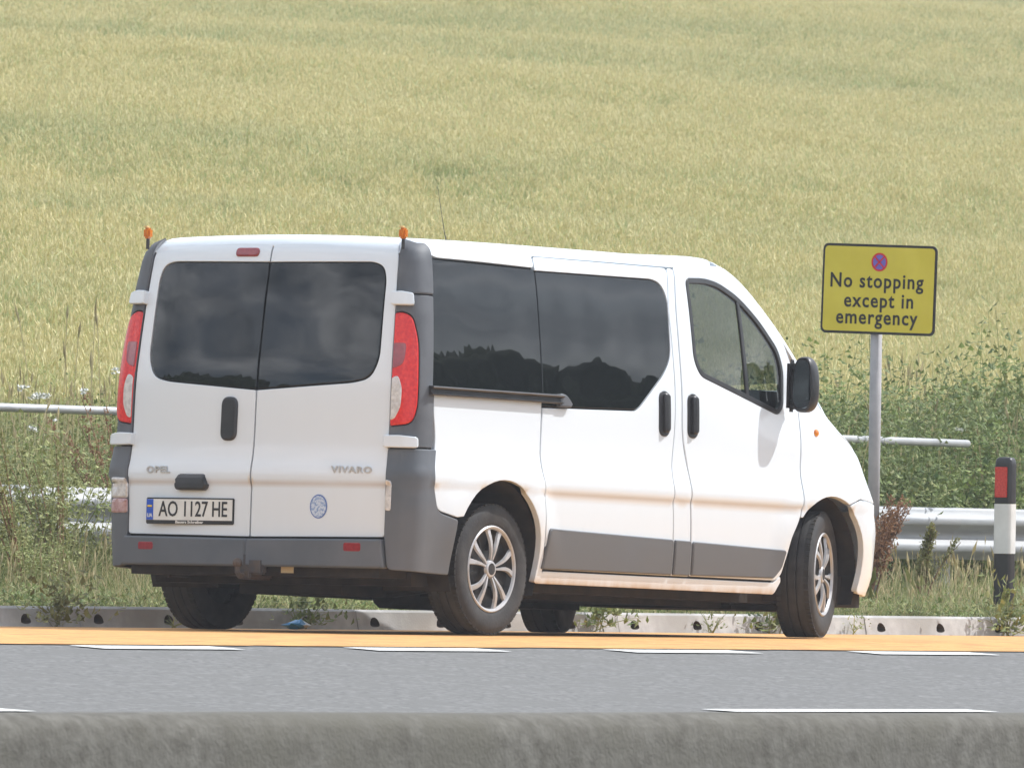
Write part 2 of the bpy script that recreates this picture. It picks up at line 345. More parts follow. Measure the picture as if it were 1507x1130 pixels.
def panel(name,outline,mat_,parent,holes=(),off=0.,rim=.022,step=.045,rad=.02,mp=mapuv,bev=.003,mirror=False,raw=False,tup=None):
    """a sheet lying on the body surface with rolled edges; returns its object"""
    def prep(pl,r): 
        P=resample(roundpoly(pl,r) if not raw else np.array(pl,float),step)
        return P if area(P)>0 else P[::-1]
    O=prep(outline,rad)
    if mat_ is P_WHITE and rim<.035: O=inset(O,.0016)
    H=[prep(h,rad)[::-1] for h in holes]
    loops=[O]+H;ins=[inset(p,bev) for p in loops]
    lo=O.min(0);hi=O.max(0)
    gx,gy=np.meshgrid(np.arange(lo[0]+step/2,hi[0],step),np.arange(lo[1]+step/2,hi[1],step))
    g=np.stack([gx.ravel(),gy.ravel()],1)
    if len(g):
        k=inpoly(g,O)
        for h in H: k&=~inpoly(g,h)
        g=g[k]
        for p in loops:
            if len(g): g=g[dist(g,p)>step*.45]
    pts=np.concatenate(ins+([g] if len(g) else []));edges=[];b=0
    for p in ins:
        n=len(p);edges+=[(b+i,b+(i+1)%n) for i in range(n)];b+=n
    vo,_,fo,ov,_,_=delaunay_2d_cdt([Vector(p) for p in pts],edges,[],0,1e-6)
    V=np.array([tuple(q) for q in vo]);F=np.array([tuple(q) for q in fo])
    cen=V[F].mean(1);k=inpoly(cen,ins[0])
    for h in ins[1:]: k&=~inpoly(cen,h)
    F=F[k]
    a=V[F];ar=(a[:,1,0]-a[:,0,0])*(a[:,2,1]-a[:,0,1])-(a[:,2,0]-a[:,0,0])*(a[:,1,1]-a[:,0,1])
    F=np.where((ar<0)[:,None],F[:,::-1],F)
    P3=mp(V[:,0],V[:,1],off);NR=grad(P3)
    verts=[P3];norms=[NR];faces=[tuple(q) for q in F];base=len(P3)
    # map from loop vertex to output vertex
    inv={}
    for i,l in enumerate(ov):
        for q in l: inv[q]=i
    b=0
    for p,pi in zip(loops,ins):
        n=len(p);A=mp(pi[:,0],pi[:,1],off);NA=grad(A);B=mp(p[:,0],p[:,1],off);NB=grad(B)
        lat=B-A;lat/=np.maximum(np.linalg.norm(lat,axis=1,keepdims=True),1e-9)
        B1=B-NB*bev;B2=B-NB*(bev+rim)
        mid=NB+lat;mid/=np.linalg.norm(mid,axis=1,keepdims=True)
        verts+=[B1,B1.copy(),B2];norms+=[mid,lat,lat]
        for i in range(n):
            j=(i+1)%n;ai,aj=inv.get(b+i),inv.get(b+j)
            if ai is None or aj is None or ai==aj: continue
            faces.append((aj,ai,base+i,base+j)); faces.append((base+n+j,base+n+i,base+2*n+i,base+2*n+j))
        base+=3*n;b+=n
    V3=np.concatenate(verts);N3=np.concatenate(norms)
    # orientation check against the surface normal
    T=np.array([q[:3] for q in faces[:len(F)]]);nn=np.cross(V3[T[:,1]]-V3[T[:,0]],V3[T[:,2]]-V3[T[:,0]])
    if (nn*N3[T[:,0]]).sum()<0: faces=[tuple(reversed(q)) for q in faces]
    def mk(sg):
        W=V3.copy();NN=N3.copy();fc=faces
        if sg<0: W[:,1]*=-1;NN[:,1]*=-1;fc=[tuple(reversed(q)) for q in faces]
        me=bpy.data.meshes.new(name);me.from_pydata(W.tolist(),[],fc);me.materials.append(mat_)
        me.polygons.foreach_set('use_smooth',[True]*len(me.polygons));me.update()
        me.normals_split_custom_set_from_vertices(NN.tolist())
        o=bpy.data.objects.new(name,me);COL.objects.link(o);return o
    o=mk(1);o.parent=parent[0] if isinstance(parent,tuple) else parent
    if mirror:
        o2=mk(-1);o2.parent=parent[1] if isinstance(parent,tuple) else parent
        return o,o2
    return o
def surf(u,v,off=0.):
    p=mapuv(np.array([u]),np.array([v]),off)[0];return Vector(p),Vector(grad(np.array([p]))[0])
def circ(cx,cy,r_,a0,a1,n,ry=None):
    return [(cx+r_*math.cos(R(a0+(a1-a0)*i/n)),cy+(ry or r_)*math.sin(R(a0+(a1-a0)*i/n)),0) for i in range(n+1)]
def text(name,s,size,mat_,parent,M,ext=.0015,sx=1.,bold=0.,align='CENTER',space=1.,shear=0):
    c=bpy.data.curves.new(name,'FONT');c.body=s;c.size=size;c.extrude=ext;c.align_x=align;c.align_y='CENTER';c.offset=bold;c.space_character=space;c.resolution_u=3;c.shear=shear
    o=bpy.data.objects.new(name,c);COL.objects.link(o);bpy.context.view_layer.update()
    me=bpy.data.meshes.new_from_object(o.evaluated_get(bpy.context.evaluated_depsgraph_get()));bpy.data.objects.remove(o)
    me.transform(Matrix.Diagonal((sx,1,1,1)));me.transform(M);me.materials.clear();me.materials.append(mat_)
    q=bpy.data.objects.new(name,me);COL.objects.link(q);q.parent=parent;return q
def words(name,s,size,mat_,parent,M,sx=1.,bold=0.,ext=.0008,space=1.):
    """a line of lettering, each word an object of its own"""
    def wd(q):
        c=bpy.data.curves.new('w','FONT');c.body=q;c.size=size;c.offset=bold;c.space_character=space;o=bpy.data.objects.new('w',c);COL.objects.link(o);bpy.context.view_layer.update()
        xs=[k[0] for k in o.bound_box];bpy.data.objects.remove(o);return min(xs)*sx,max(xs)*sx
    a0,a1=wd(s);pre='';r_=[]
    for w_ in s.split(' '):
        pre=(pre+' '+w_).strip();e=wd(pre)[1];l0,l1=wd(w_);x=e-l1-(a0+a1)/2
        r_.append(text(name,w_,size,mat_,parent,M@Matrix.Translation((x,0,0)),ext=ext,sx=sx,bold=bold,align='LEFT',space=space))
    return r_
def frame(pos,right,up):
    right=Vector(right).normalized();up=Vector(up).normalized();n=right.cross(up).normalized();up=n.cross(right)
    M=Matrix((right,up,n)).transposed().to_4x4();M.translation=pos;return M
# ---------------------------------------------------------------- the van
AL=R(1.1)
VAN=empty('van',(-.32*math.sin(AL),0,.32*(1-math.cos(AL))),(0,AL,0))
tag(VAN,'white nine seat van with dark tinted windows parked on the orange surfacing','van')
ARR=(-.02,.37,.395);ARF=(3.075,.40,.385)
UC=-.62-.2*math.pi/2-.72        # centre line at the rear
UF=QX+RQ*math.pi/2+.45          # centre line at the front
fglass=[(1.775,1.84,.05),(1.80,1.862,.03),(1.955,1.868,.05),(2.09,1.853,.08),(2.28,1.787,.08),(2.468,1.677,.08),(2.655,1.53,.05),(2.70,1.425,.05),(2.682,1.235,.04),(2.612,1.19,.03),(2.505,1.213,.05),(1.852,1.36,.08),(1.793,1.441,.06)]
def shrink(P,e):
    Q=roundpoly(P,.02);Q=Q if area(Q)>0 else Q[::-1];return [(a,b,0) for a,b in inset(Q,e)]
archR=circ(ARR[0],ARR[1],ARR[2],-13,193,26)
# dark inner shell behind the shut lines
sh=[(-.62,.30),(-.46,.30)]+[(a,b,0) for a,b,_ in circ(ARR[0],ARR[1],.425,189,-9,20)]+[(2.62,.29)]+[(a,b,0) for a,b,_ in circ(ARF[0],ARF[1],.415,190,120,8)]+[(2.86,.80),(2.86,1.20),(2.76,1.40),(2.60,1.60),(2.3,1.80),(2.08,1.93),(-.62,1.93)]
panel('inner_shell',sh,P_SHELL,VAN,holes=[shrink(fglass,-.012)],off=-.024,rim=.003,step=.07,mirror=True,rad=0)
panel('rear_inner_shell',[(-.62,.30),(UC-.001,.30),(UC-.001,1.925),(-.62,1.925)],P_SHELL,VAN,off=-.024,rim=.003,step=.07,mirror=True,rad=0)
# roof and front sheet metal
panel('roof',[(-.688,.905,.05),(-.50,.955),(.367,.978),(.371,.9135),(1.60,.915),(1.72,.915),(2.06,.905,.03),(2.155,.80,.05),(2.175,0,0),(2.155,-.80,.05),(2.06,-.905,.03),(1.72,-.915),(1.60,-.915),(.371,-.9135),(.367,-.978),(-.50,-.955),(-.688,-.905,.05),(-.715,0,0)],P_WHITE,VAN,mp=roofmap,step=.06)
panel('windscreen',[(2.175,.775,.06),(3.04,.82,.08),(3.10,0,0),(3.04,-.82,.08),(2.175,-.775,.06),(2.19,0,0)],P_CAB,VAN,mp=roofmap,step=.07,off=-.002)
panel('windscreen_pillar',[(2.16,.915,.01),(2.165,.79,.01),(3.03,.835,.01),(2.90,.97,.01)],P_WHITE,VAN,mp=lambda x,s,off=0.:roofmap(x,-s,off),step=.05,mirror=True,rim=.03)
panel('bonnet',[(3.11,.995,.05),(3.66,.93,.15),(3.74,0,0),(3.66,-.93,.15),(3.11,-.995,.05),(3.125,0,0)],P_WHITE,VAN,mp=roofmap,step=.07)
# quarter panel with the rear arch
qp=[(-.603,1.185),(-.606,1.08,.03),(-.588,.95,.05),(-.628,.77,.05),(-.574,.60,.045),(-.415,.567,.01)]+circ(ARR[0],ARR[1],ARR[2],149,-12,22)+[(.36,.262),(.415,.262),(.425,.33),(.386,.545,.02),(.372,.727,.05),(.345,.869,.06),(.36,1.10,.05),(.366,1.185)]
panel('quarter_panel',qp,P_WHITE,VAN,mirror=True,rim=.03)
qg=panel('quarter_window',[(-.556,1.845),(.37,1.835),(.367,1.19),(-.618,1.19)],P_TINT,VAN,mirror=True,off=-.001,step=.05)
panel('sill',[(.37,.258),(.43,.324),(2.60,.326,.01),(2.66,.36,.01),(2.672,.33,.01),(2.62,.262)],P_WHITE,VAN,mirror=True,off=-.004)
# sliding door
SDo=[(.378,1.908,.03),(.372,1.80,.02),(.374,1.28,.05),(.351,.869,.06),(.378,.727,.05),(.392,.545),(.436,.332),(1.738,.334),(1.735,.52),(1.700,.727,.06),(1.655,.86,.08),(1.655,1.054,.08),(1.630,1.45,.1),(1.606,1.711,.08),(1.612,1.904,.03)]
sgl=[(.378,1.826,.008),(1.463,1.833,.06),(1.536,1.812,.04),(1.578,1.744,.08),(1.572,1.45,.1),(1.50,1.36,.08),(1.245,1.168,.04),(.376,1.15,.008)]
SD=panel('sliding_door',[(.378,1.908,.03),(.374,1.832,.005),(1.463,1.839,.06),(1.54,1.818,.04),(1.584,1.746,.08),(1.578,1.447,.1),(1.504,1.353,.08),(1.247,1.160,.04),(.374,1.144,.005),(.351,.869,.06),(.378,.727,.05),(.392,.545),(.436,.332),(1.608,.332,.01),(1.600,.52,.02),(1.575,.73,.06),(1.560,.86,.06),(1.596,1.054,.08),(1.607,1.277,.1),(1.595,1.50,.1),(1.586,1.711,.05),(1.618,1.908,.03)],P_WHITE,VAN,mirror=True)
panel('door_window',sgl,P_TINT,SD,mirror=True,off=-.001)
panel('lower_trim',[(.425,.54,.02),(.402,.335,.01),(1.602,.338,.01),(1.594,.518,.02)],P_GREYL,SD,mirror=True,off=.014,rim=.014,bev=.007)
# front door
FD=panel('front_door',[(1.690,1.925,.03),(1.662,1.713,.08),(1.665,1.50,.1),(1.675,1.28,.1),(1.672,1.054,.08),(1.728,.861,.08),(1.744,.737,.06),(1.771,.526,.02),(1.785,.334),(2.60,.335,.02),(2.655,.36,.03),(2.70,.56,.03),(2.766,.66,.04),(2.782,.73,.05),(2.818,1.096,.05),(2.838,1.26,.05),(2.80,1.44,.06),(2.70,1.595,.06),(2.54,1.725,.06),(2.36,1.845,.06),(2.17,1.955,.05)],P_WHITE,VAN,holes=[fglass],mirror=True)
panel('window_seal',shrink(fglass,.001),P_BLACK,FD,holes=[shrink(fglass,.028)],off=.002,step=.03,mirror=True)
for so_,nm in ((0,'door_window'),):
    fg=shrink(fglass,.024)
    panel(nm,fg,P_CAB,FD,mirror=True,off=-.007,rim=.002)
panel('window_divider',[(2.258,1.788),(2.285,1.776),(2.330,1.27),(2.298,1.28)],P_BLACK,FD,mirror=True,off=.001,rim=.008,rad=.003)
panel('lower_trim',[(1.778,.514,.02),(1.792,.34,.01),(2.58,.348,.02),(2.635,.40,.02),(2.655,.49,.02),(2.64,.496,.01)],P_GREYL,FD,mirror=True,off=.014,rim=.014,bev=.007)
panel('pillar_trim',[(1.612,.517,.01),(1.620,.338,.01),(1.774,.339,.01),(1.760,.515,.01)],P_GREYL,VAN,mirror=True,off=.014,rim=.014,bev=.006)
panel('centre_pillar',[(1.624,1.908,.02),(1.592,1.711,.05),(1.601,1.50,.1),(1.613,1.277,.1),(1.602,1.054,.08),(1.566,.86,.06),(1.581,.73,.06),(1.606,.52,.02),(1.614,.332,.005),(1.779,.332,.005),(1.765,.526,.02),(1.738,.737,.06),(1.722,.861,.08),(1.665,1.054,.08),(1.669,1.28,.1),(1.659,1.50,.1),(1.656,1.713,.08),(1.683,1.908,.02)],P_WHITE,VAN,mirror=True,off=-.001)
# front wing, nose
panel('front_wing',[(2.827,1.10,.02),(2.79,.73,.03),(2.775,.665,.01)]+circ(ARF[0],ARF[1],ARF[2],136,64,10)+[(3.36,.782,.01),(3.68,.765,.02),(3.70,.86,.03),(3.62,.93,.05),(3.505,.985,.03),(3.46,1.012,.02),(3.35,1.07,.05),(3.20,1.135,.05),(3.08,1.25,.05),(2.98,1.335,.05),(2.872,1.415,.02),(2.845,1.27,.02)],P_WHITE,VAN,mirror=True,rim=.03)
panel('front_bumper',circ(ARF[0],ARF[1],ARF[2],63,-14,12)+[(3.47,.288,.02),(3.58,.28,.02),(UF-.002,.27,0),(UF-.002,.70,0),(3.70,.758,.01),(3.36,.776,.01)],P_WHITE,VAN,mirror=True,rim=.03)
panel('headlight',[(3.71,.768,.02),(4.20,.74,.03),(4.18,.86,.04),(3.85,.90,.04),(3.71,.86,.04)],P_CLEAR,VAN,mirror=True)
panel('grille',[(4.22,.73,.01),(UF-.004,.71,0),(UF-.004,.85,0),(4.20,.86,.01)],P_BLACK,VAN,mirror=True)
panel('nose_shell',[(2.86,.82),(3.30,.83),(3.52,.74),(3.66,.35),(UF,.33,0),(UF,.86,0),(3.70,.90),(3.505,.97),(3.45,1.0),(3.35,1.06),(3.2,1.13),(2.98,1.33),(2.87,1.38)],P_WHITE,VAN,mirror=True,off=-.012,rim=.003,step=.07,rad=0)
panel('lower_air_intake',[(3.86,.33,.02),(UF-.004,.32,0),(UF-.004,.45,0),(3.84,.47,.03)],P_BLACK,VAN,mirror=True,off=.004)
# arch liners
for (cx,cz,rr) in (ARR,ARF):
    for s in (-1,1):
        b=MB();v=[];fc=[];n=20
        for i in range(n+1):
            t=R(-25+230*i/n)
            for y in (((.905,.88,.50) if cx<1 else (.86,.84,.50))): v.append((cx+(rr+.012)*math.cos(t),s*y,cz+(rr+.012)*math.sin(t)))
        for i in range(n):
            for k in range(2): fc.append((i*3+k,(i+1)*3+k,(i+1)*3+k+1,i*3+k+1))
        fc.append(tuple(i*3+2 for i in range(n+1)))
        b.add(v,fc);b.build('arch_liner',P_MATT,VAN)
# rear doors
RD=[(-.872,.455,.02),(UC+.003,.447,.008),(UC+.003,.60,0),(UC-.006 if 0 else UC+.003,.90,0),(UC+.003,1.945,.01),(-1.25,1.943,.05),(-.93,1.925,.05),(-.874,1.86,.05),(-.868,1.60),(-.866,1.2),(-.868,.80)]
rgl=[(UC+.006,1.818,.006),(-1.05,1.82,.03),(-.993,1.80,.03),(-.972,1.74,.05),(-.962,1.34,.06),(-1.0,1.25,.06),(-1.09,1.228,.06),(UC+.006,1.187,.006)]
rglo=[(UC+.003,1.823,.002),(-1.047,1.826,.035),(-.987,1.804,.035),(-.966,1.74,.055),(-.955,1.338,.065),(-.996,1.244,.065),(-1.09,1.221,.06),(UC+.003,1.180,.002)]
RDo=[(-.872,.455,.02),(UC+.003,.447,.008),(UC+.003,1.180,.004),(-1.09,1.221,.06),(-.996,1.244,.065),(-.955,1.338,.065),(-.966,1.74,.055),(-.987,1.804,.035),(-1.047,1.826,.035),(UC+.003,1.823,.004),(UC+.003,1.945,.01),(-1.25,1.943,.05),(-.93,1.925,.05),(-.874,1.86,.05),(-.868,1.60),(-.866,1.2),(-.868,.80)]
RDR,RDL=panel('rear_door',RDo,P_WHITE,VAN,mirror=True,step=.035)
panel('rear_window',rgl,P_TINT,(RDR,RDL),mirror=True,off=-.001)
# corner trims, lamps, bumper
panel('pillar_cap',[(-.855,1.672,.015),(-.576,1.668,.01),(-.563,1.80),(-.548,1.90,.02),(-.56,1.935,.03),(-.62,1.945,.05),(-.82,1.943,.05),(-.862,1.86,.05)],P_GREY,VAN,mirror=True,off=.012,rim=.03,bev=.008)
panel('corner_trim',[(-.862,.905,.01),(-.628,.905,.01),(-.612,1.19,.01),(-.624,1.22,.01),(-.579,1.660,.01),(-.858,1.664,.01)],P_GREY,VAN,holes=[[(-.855,1.003,.01),(-.748,1.015,.04),(-.722,1.10,.05),(-.707,1.44,.06),(-.735,1.56,.04),(-.80,1.582,.04),(-.853,1.575,.01)]],mirror=True,off=.008,rim=.03)
lampo=[(-.860,1.009,.008),(-.750,1.021,.04),(-.727,1.10,.05),(-.713,1.44,.06),(-.739,1.553,.04),(-.80,1.575,.04),(-.858,1.568,.008)]
TL=panel('tail_lamp',lampo,P_RED,VAN,mirror=True,off=.016,rim=.03,bev=.01,step=.02)
panel('indicator_lens',[(-.855,1.035,.01),(-.828,1.045,.02),(-.800,1.10,.03),(-.795,1.20,.03),(-.815,1.26,.02),(-.853,1.245,.01)],P_CLEAR,TL,mirror=True,off=.022,rim=.01,bev=.006,step=.02)
panel('brake_lens',[(-.853,1.29,.01),(-.79,1.31,.03),(-.775,1.40,.02),(-.78,1.42,.01),(-.853,1.42,.01)],P_REDD,TL,mirror=True,off=.0185,rim=.004,bev=.003,step=.02)
panel('rear_bumper_corner',[(-.852,.295,.03),(-.62,.285),(-.43,.281,.01),(-.425,.40,.02),(-.418,.555,.01),(-.578,.590,.05),(-.636,.77,.06),(-.598,.897,.01),(-.866,.893,.01),(-.868,.80),(-.872,.46)],P_GREYL,VAN,mirror=True,off=.012,rim=.03,bev=.006)
panel('rear_bumper',[(-.858,.30,.01),(UC+.0,.300,0),(UC+.0,.438,0),(-.876,.445,.01)],P_GREYL,VAN,mirror=True,off=.045,rim=.05,bev=.012,step=.03)
panel('corner_lamp',[(-.868,.59,.012),(-.836,.585,.015),(-.834,.735,.02),(-.866,.742,.012)],P_CLEAR,VAN,off=.02,rim=.012,bev=.004,step=.02)
for nm,v0,v1,mm in (('corner_lamp',.635,.735,P_CLEAR),('corner_lamp',.56,.632,mat('smoky_red_lens',(.40,.22,.22),(.50,.34,.33),rough=.2,scale=40,coat=.6,spec=.5,bump=.3,bscale=70))):
    q=panel(nm,[(-.870,v0,.012),(-.765,v0,.015),(-.772,v1,.02),(-.868,v1,.012)],mm,VAN,off=.02,rim=.012,bev=.004,step=.02)
    q.data.transform(Matrix.Diagonal((1,-1,1,1)));q.data.flip_normals()
for (a,b_) in ((1.603,1.682),(.895,.968)):
    panel('door_hinge',[(-.885,a+.006,.004),(-.885,b_-.008,.004),(-.80,b_-.006,.01),(-.728,b_-.016,.014),(-.728,a+.004,.012),(-.80,a+.004,.01)],P_WHITE,VAN,mirror=True,off=.036,rim=.04,bev=.006,step=.02)
def box_on(name,u0,u1,v0,v1,off,thick,mat_,parent,bev=.006,rad=.02,mirror=False):
    return panel(name,[(u0,v0),(u1,v0),(u1,v1),(u0,v1)],mat_,parent,off=off,rim=thick,bev=bev,rad=rad,step=.02,mirror=mirror)
box_on('bumper_reflector',-1.08,-.985,.383,.425,.047,.004,P_REDD,VAN,.002,.012); box_on('bumper_reflector',-2.322,-2.225,.377,.415,.047,.004,P_REDD,VAN,.002,.012)
box_on('high_brake_light',-1.868,-1.725,1.85,1.893,.012,.02,P_REDD,VAN,.008,.022)
h=box_on('door_handle',-1.858,-1.760,.925,1.145,.02,.022,P_BLACK,RDL,.014,.045)
box_on('door_handle',-2.118,-1.915,.675,.735,.035,.04,P_BLACK,VAN,.012,.03).name='number_plate_lamp'
# number plate
pp,pn=surf(-2.018,.577,.008);PM=frame(pp+Vector((-.004,0,0)),(0,-1,0),(0,0,1))
PL=empty('number_plate',pp,parent=VAN)
def onframe(b,M): b.v=[tuple(M@Vector(q)) for q in b.v];return b
PR=Matrix.Translation(-pp)@PM
b=MB().box((0,-.006,0),(.535,.132,.010),bev=.004);onframe(b,PR).build('plate_surround',P_BLACK,PL)
b=MB().box((.0,.0,.0065),(.520,.105,.004));onframe(b,PR).build('plate_sheet',P_PLATEW,PL)
b=MB().box((-.240,.0,.0095),(.040,.103,.0025));onframe(b,PR).build('blue_band',P_BLUE,PL)
b=MB().box((-.240,.026,.0120),(.026,.009,.0015),m=0);b.box((-.240,.017,.0120),(.026,.009,.0015),m=1);onframe(b,PR).build('flag',[P_BLUE,P_YEL],PL)
text('country_code','UA',.026,P_PLATEW,PL,PR@Matrix.Translation((-.240,-.030,.0115)),ext=.0008,sx=.9,bold=.0006)
words('plate_characters','AO 1127 HE',.108,P_INK,PL,PR@Matrix.Translation((.022,.0,.0095)),ext=.001,sx=.735,bold=.0010)
words('plate_frame_lettering','Bauers Schreiber',.019,P_PLATEW,PL,PR@Matrix.Translation((0,-.062,.0058)),sx=1.3,bold=.0006)
# badges
def badge(s,u,v,w_,hgt,name):
    p,n=surf(u,v,.003);return text(name,s,hgt*1.4,P_CHROME,VAN,frame(p,(-n.y,n.x,0),(0,0,1)),ext=.003,sx=w_,bold=.0012,space=1.15)
badge('OPEL',-2.232,.776,1.35,.032,'maker_badge');badge('VIVARO',-1.062,.786,1.30,.032,'model_badge')
# round sticker
p,n=surf(-1.251,.603,.002);M=frame(p,(-n.y,n.x,0),(0,0,1))
S1=empty('round_sticker',p,parent=VAN);MM=Matrix.Translation(-p)@M
def disc(rx,ry,z,k=28): return [(rx*math.cos(2*math.pi*i/k),ry*math.sin(2*math.pi*i/k),z) for i in range(k)]
b=MB();b.add(disc(.050,.060,.0),[tuple(range(28))]);onframe(b,MM).build('sticker_ring',mat('sticker_blue',(.10,.18,.45),rough=.5),S1)
b=MB();b.add(disc(.044,.054,.0012),[tuple(range(28))]);onframe(b,MM).build('sticker_face',mat('sticker_pale',(.55,.62,.72),(.22,.33,.55),rough=.5,scale=90,lo=.45,hi=.6),S1)
# side handles
for (u0,v0,v1) in ((1.498,1.040,1.272),(1.766,1.040,1.268)):
    par=SD if u0<1.6 else FD
    for k,pr in enumerate(par):
        o=box_on('door_handle',u0-.050,u0+.050,v0,v1,.006,.006,P_BLACK,pr,.004,.055)
        g=box_on('grab',u0-.020,u0+.026,v0+.02,v1-.012,.032,.03,P_BLACK,pr,.012,.022);
        ob=[o,g]
        if k:
            for q in ob:
                q.data.transform(Matrix.Diagonal((1,-1,1,1)));q.data.flip_normals()
        bm=bmesh.new();bm.from_mesh(o.data);bm.from_mesh(g.data);bm.to_mesh(o.data);bm.free();bpy.data.objects.remove(g);o.data.update();sharp(o,40)
# slide rail
b=MB()
pts=[surf(x,1.192+(.0 if x<.5 else 0),.012)[0] for x in np.linspace(-.66,.52,14)]
for s in (1,-1):
    b=MB()
    for i in range(len(pts)-1):
        pass
    prof=[(-.004,-.031),(.016,-.031),(.020,-.026),(.020,-.020),(.008,-.014),(.008,.004),(.022,.010),(.026,.018),(.022,.026),(-.004,.028)]
    v=[];n=len(prof)
    for p in pts:
        for o_,z in prof: v.append((p.x,s*(p.y-o_),p.z+z*.8))
    fc=[(i*n+k,(i+1)*n+k,(i+1)*n+(k+1)%n,i*n+(k+1)%n) for i in range(len(pts)-1) for k in range(n)]+[tuple(range(n)),tuple((len(pts)-1)*n+k for k in range(n))]
    if s<0: fc=[q[::-1] for q in fc]
    b.add(v,fc);sharp(b.build('slide_rail',P_BLACK,VAN),30)
panel('rail_end_cap',[(.50,1.150,.01),(.50,1.222,.02),(.57,1.213,.03),(.615,1.17,.02),(.60,1.150,.01)],P_GREY,VAN,mirror=True,off=.03,rim=.03,bev=.01,step=.02)
# repeater, beacons, aerial, roof strip
p,n=surf(2.985,1.112,.0)
for s in (1,-1):
    b=MB()
    for k,(rr,o_) in enumerate(((.020,0),(.019,.008),(.012,.013),(.001,.015))): b.v+=[(p.x+rr*math.cos(2*math.pi*i/14),s*(p.y-o_),p.z+rr*math.sin(2*math.pi*i/14)) for i in range(14)]
    b.f=[(k*14+i,k*14+(i+1)%14,(k+1)*14+(i+1)%14,(k+1)*14+i) for k in range(3) for i in range(14)];b.m=[0]*len(b.f)
    b.build('side_repeater',P_AMBER,VAN,smooth=True)
for s,yy in ((-1,-.775),(1,.775)):
    BX,BY,BZ=-.70,yy,1.918
    be=empty('marker_lamp',(BX,BY,BZ),parent=VAN)
    MB().tube([(0,0,-.03),(0,0,.025)],.009,8).build('stalk',P_BLACK,be)
    b=MB();b.box((0,0,.050),(.040,.038,.054),bev=.009);b.build('lamp_lens',mat('beacon_amber',(.55,.13,.01),(.70,.22,.02),rough=.2,scale=60,coat=1),be)
    b=MB();b.box((-.004,.006 ,.082),(.026,.022,.010),bev=.003);b.build('lamp_cap',mat('lamp_cap_yellow',(.75,.55,.25),rough=.4),be)
a0=Vector((-.10,0,1.97)) 
MB().tube([(.40,-.30,1.965),(.37,-.30,2.03),(.30,-.30,2.25)],[.0035,.002,.0010],6).build('aerial',P_BLACK,VAN)
pts=[surf(x,1.995,.0)[0] for x in np.linspace(1.69,2.0,6)]
# mirrors
def mirror_unit(s):
    e=empty('door_mirror',(2.665,s*.93,1.35),parent=VAN)
    b=MB();bm=bmesh.new();bmesh.ops.create_uvsphere(bm,u_segments=24,v_segments=16,radius=1)
    sq=lambda a,pw:math.copysign(abs(a)**pw,a)
    for q in bm.verts:
        x,y,z=q.co; q.co=Vector((max(-.03,sq(x,.75)*.075),sq(y,.75)*.066*(1-.12*z),sq(z,.72)*.145))
    bm.verts.index_update();v=[q.co+Vector((-.01,s*.105,.0)) for q in bm.verts];fc=[[w_.index for w_ in ff.verts] for ff in bm.faces];bm.free()
    b.add(v,fc);sharp(b.build('mirror_shell',P_BLACK,e),50)
    k=32;sup=[(-.0415,s*.105+(.052*sq(math.cos(2*math.pi*i/k),.65))*(1-.10*sq(math.sin(2*math.pi*i/k),.65)),.124*sq(math.sin(2*math.pi*i/k),.65)) for i in range(k)]
    b=MB();b.add(sup,[tuple(range(k))]);b.build('mirror_glass',MIRR,e)
    b=MB();b.box((.02,s*.005,-.005),(.07,.045,.27),bev=.02);sharp(b.build('mirror_foot',P_BLACK,e),40)
    b=MB();b.tube([(.02,s*.01,-.10),(.02,s*.06,-.09)],.03,10);b.build('mirror_arm',P_BLACK,e,smooth=True)
    b=MB();b.tube([(.02,s*.01,.075),(.02,s*.06,.075)],.022,10);b.build('mirror_arm',P_BLACK,e,smooth=True)
MIRR=mat('mirror_glass',(.32,.36,.37),rough=.03,metal=1)
mirror_unit(-1);mirror_unit(1)
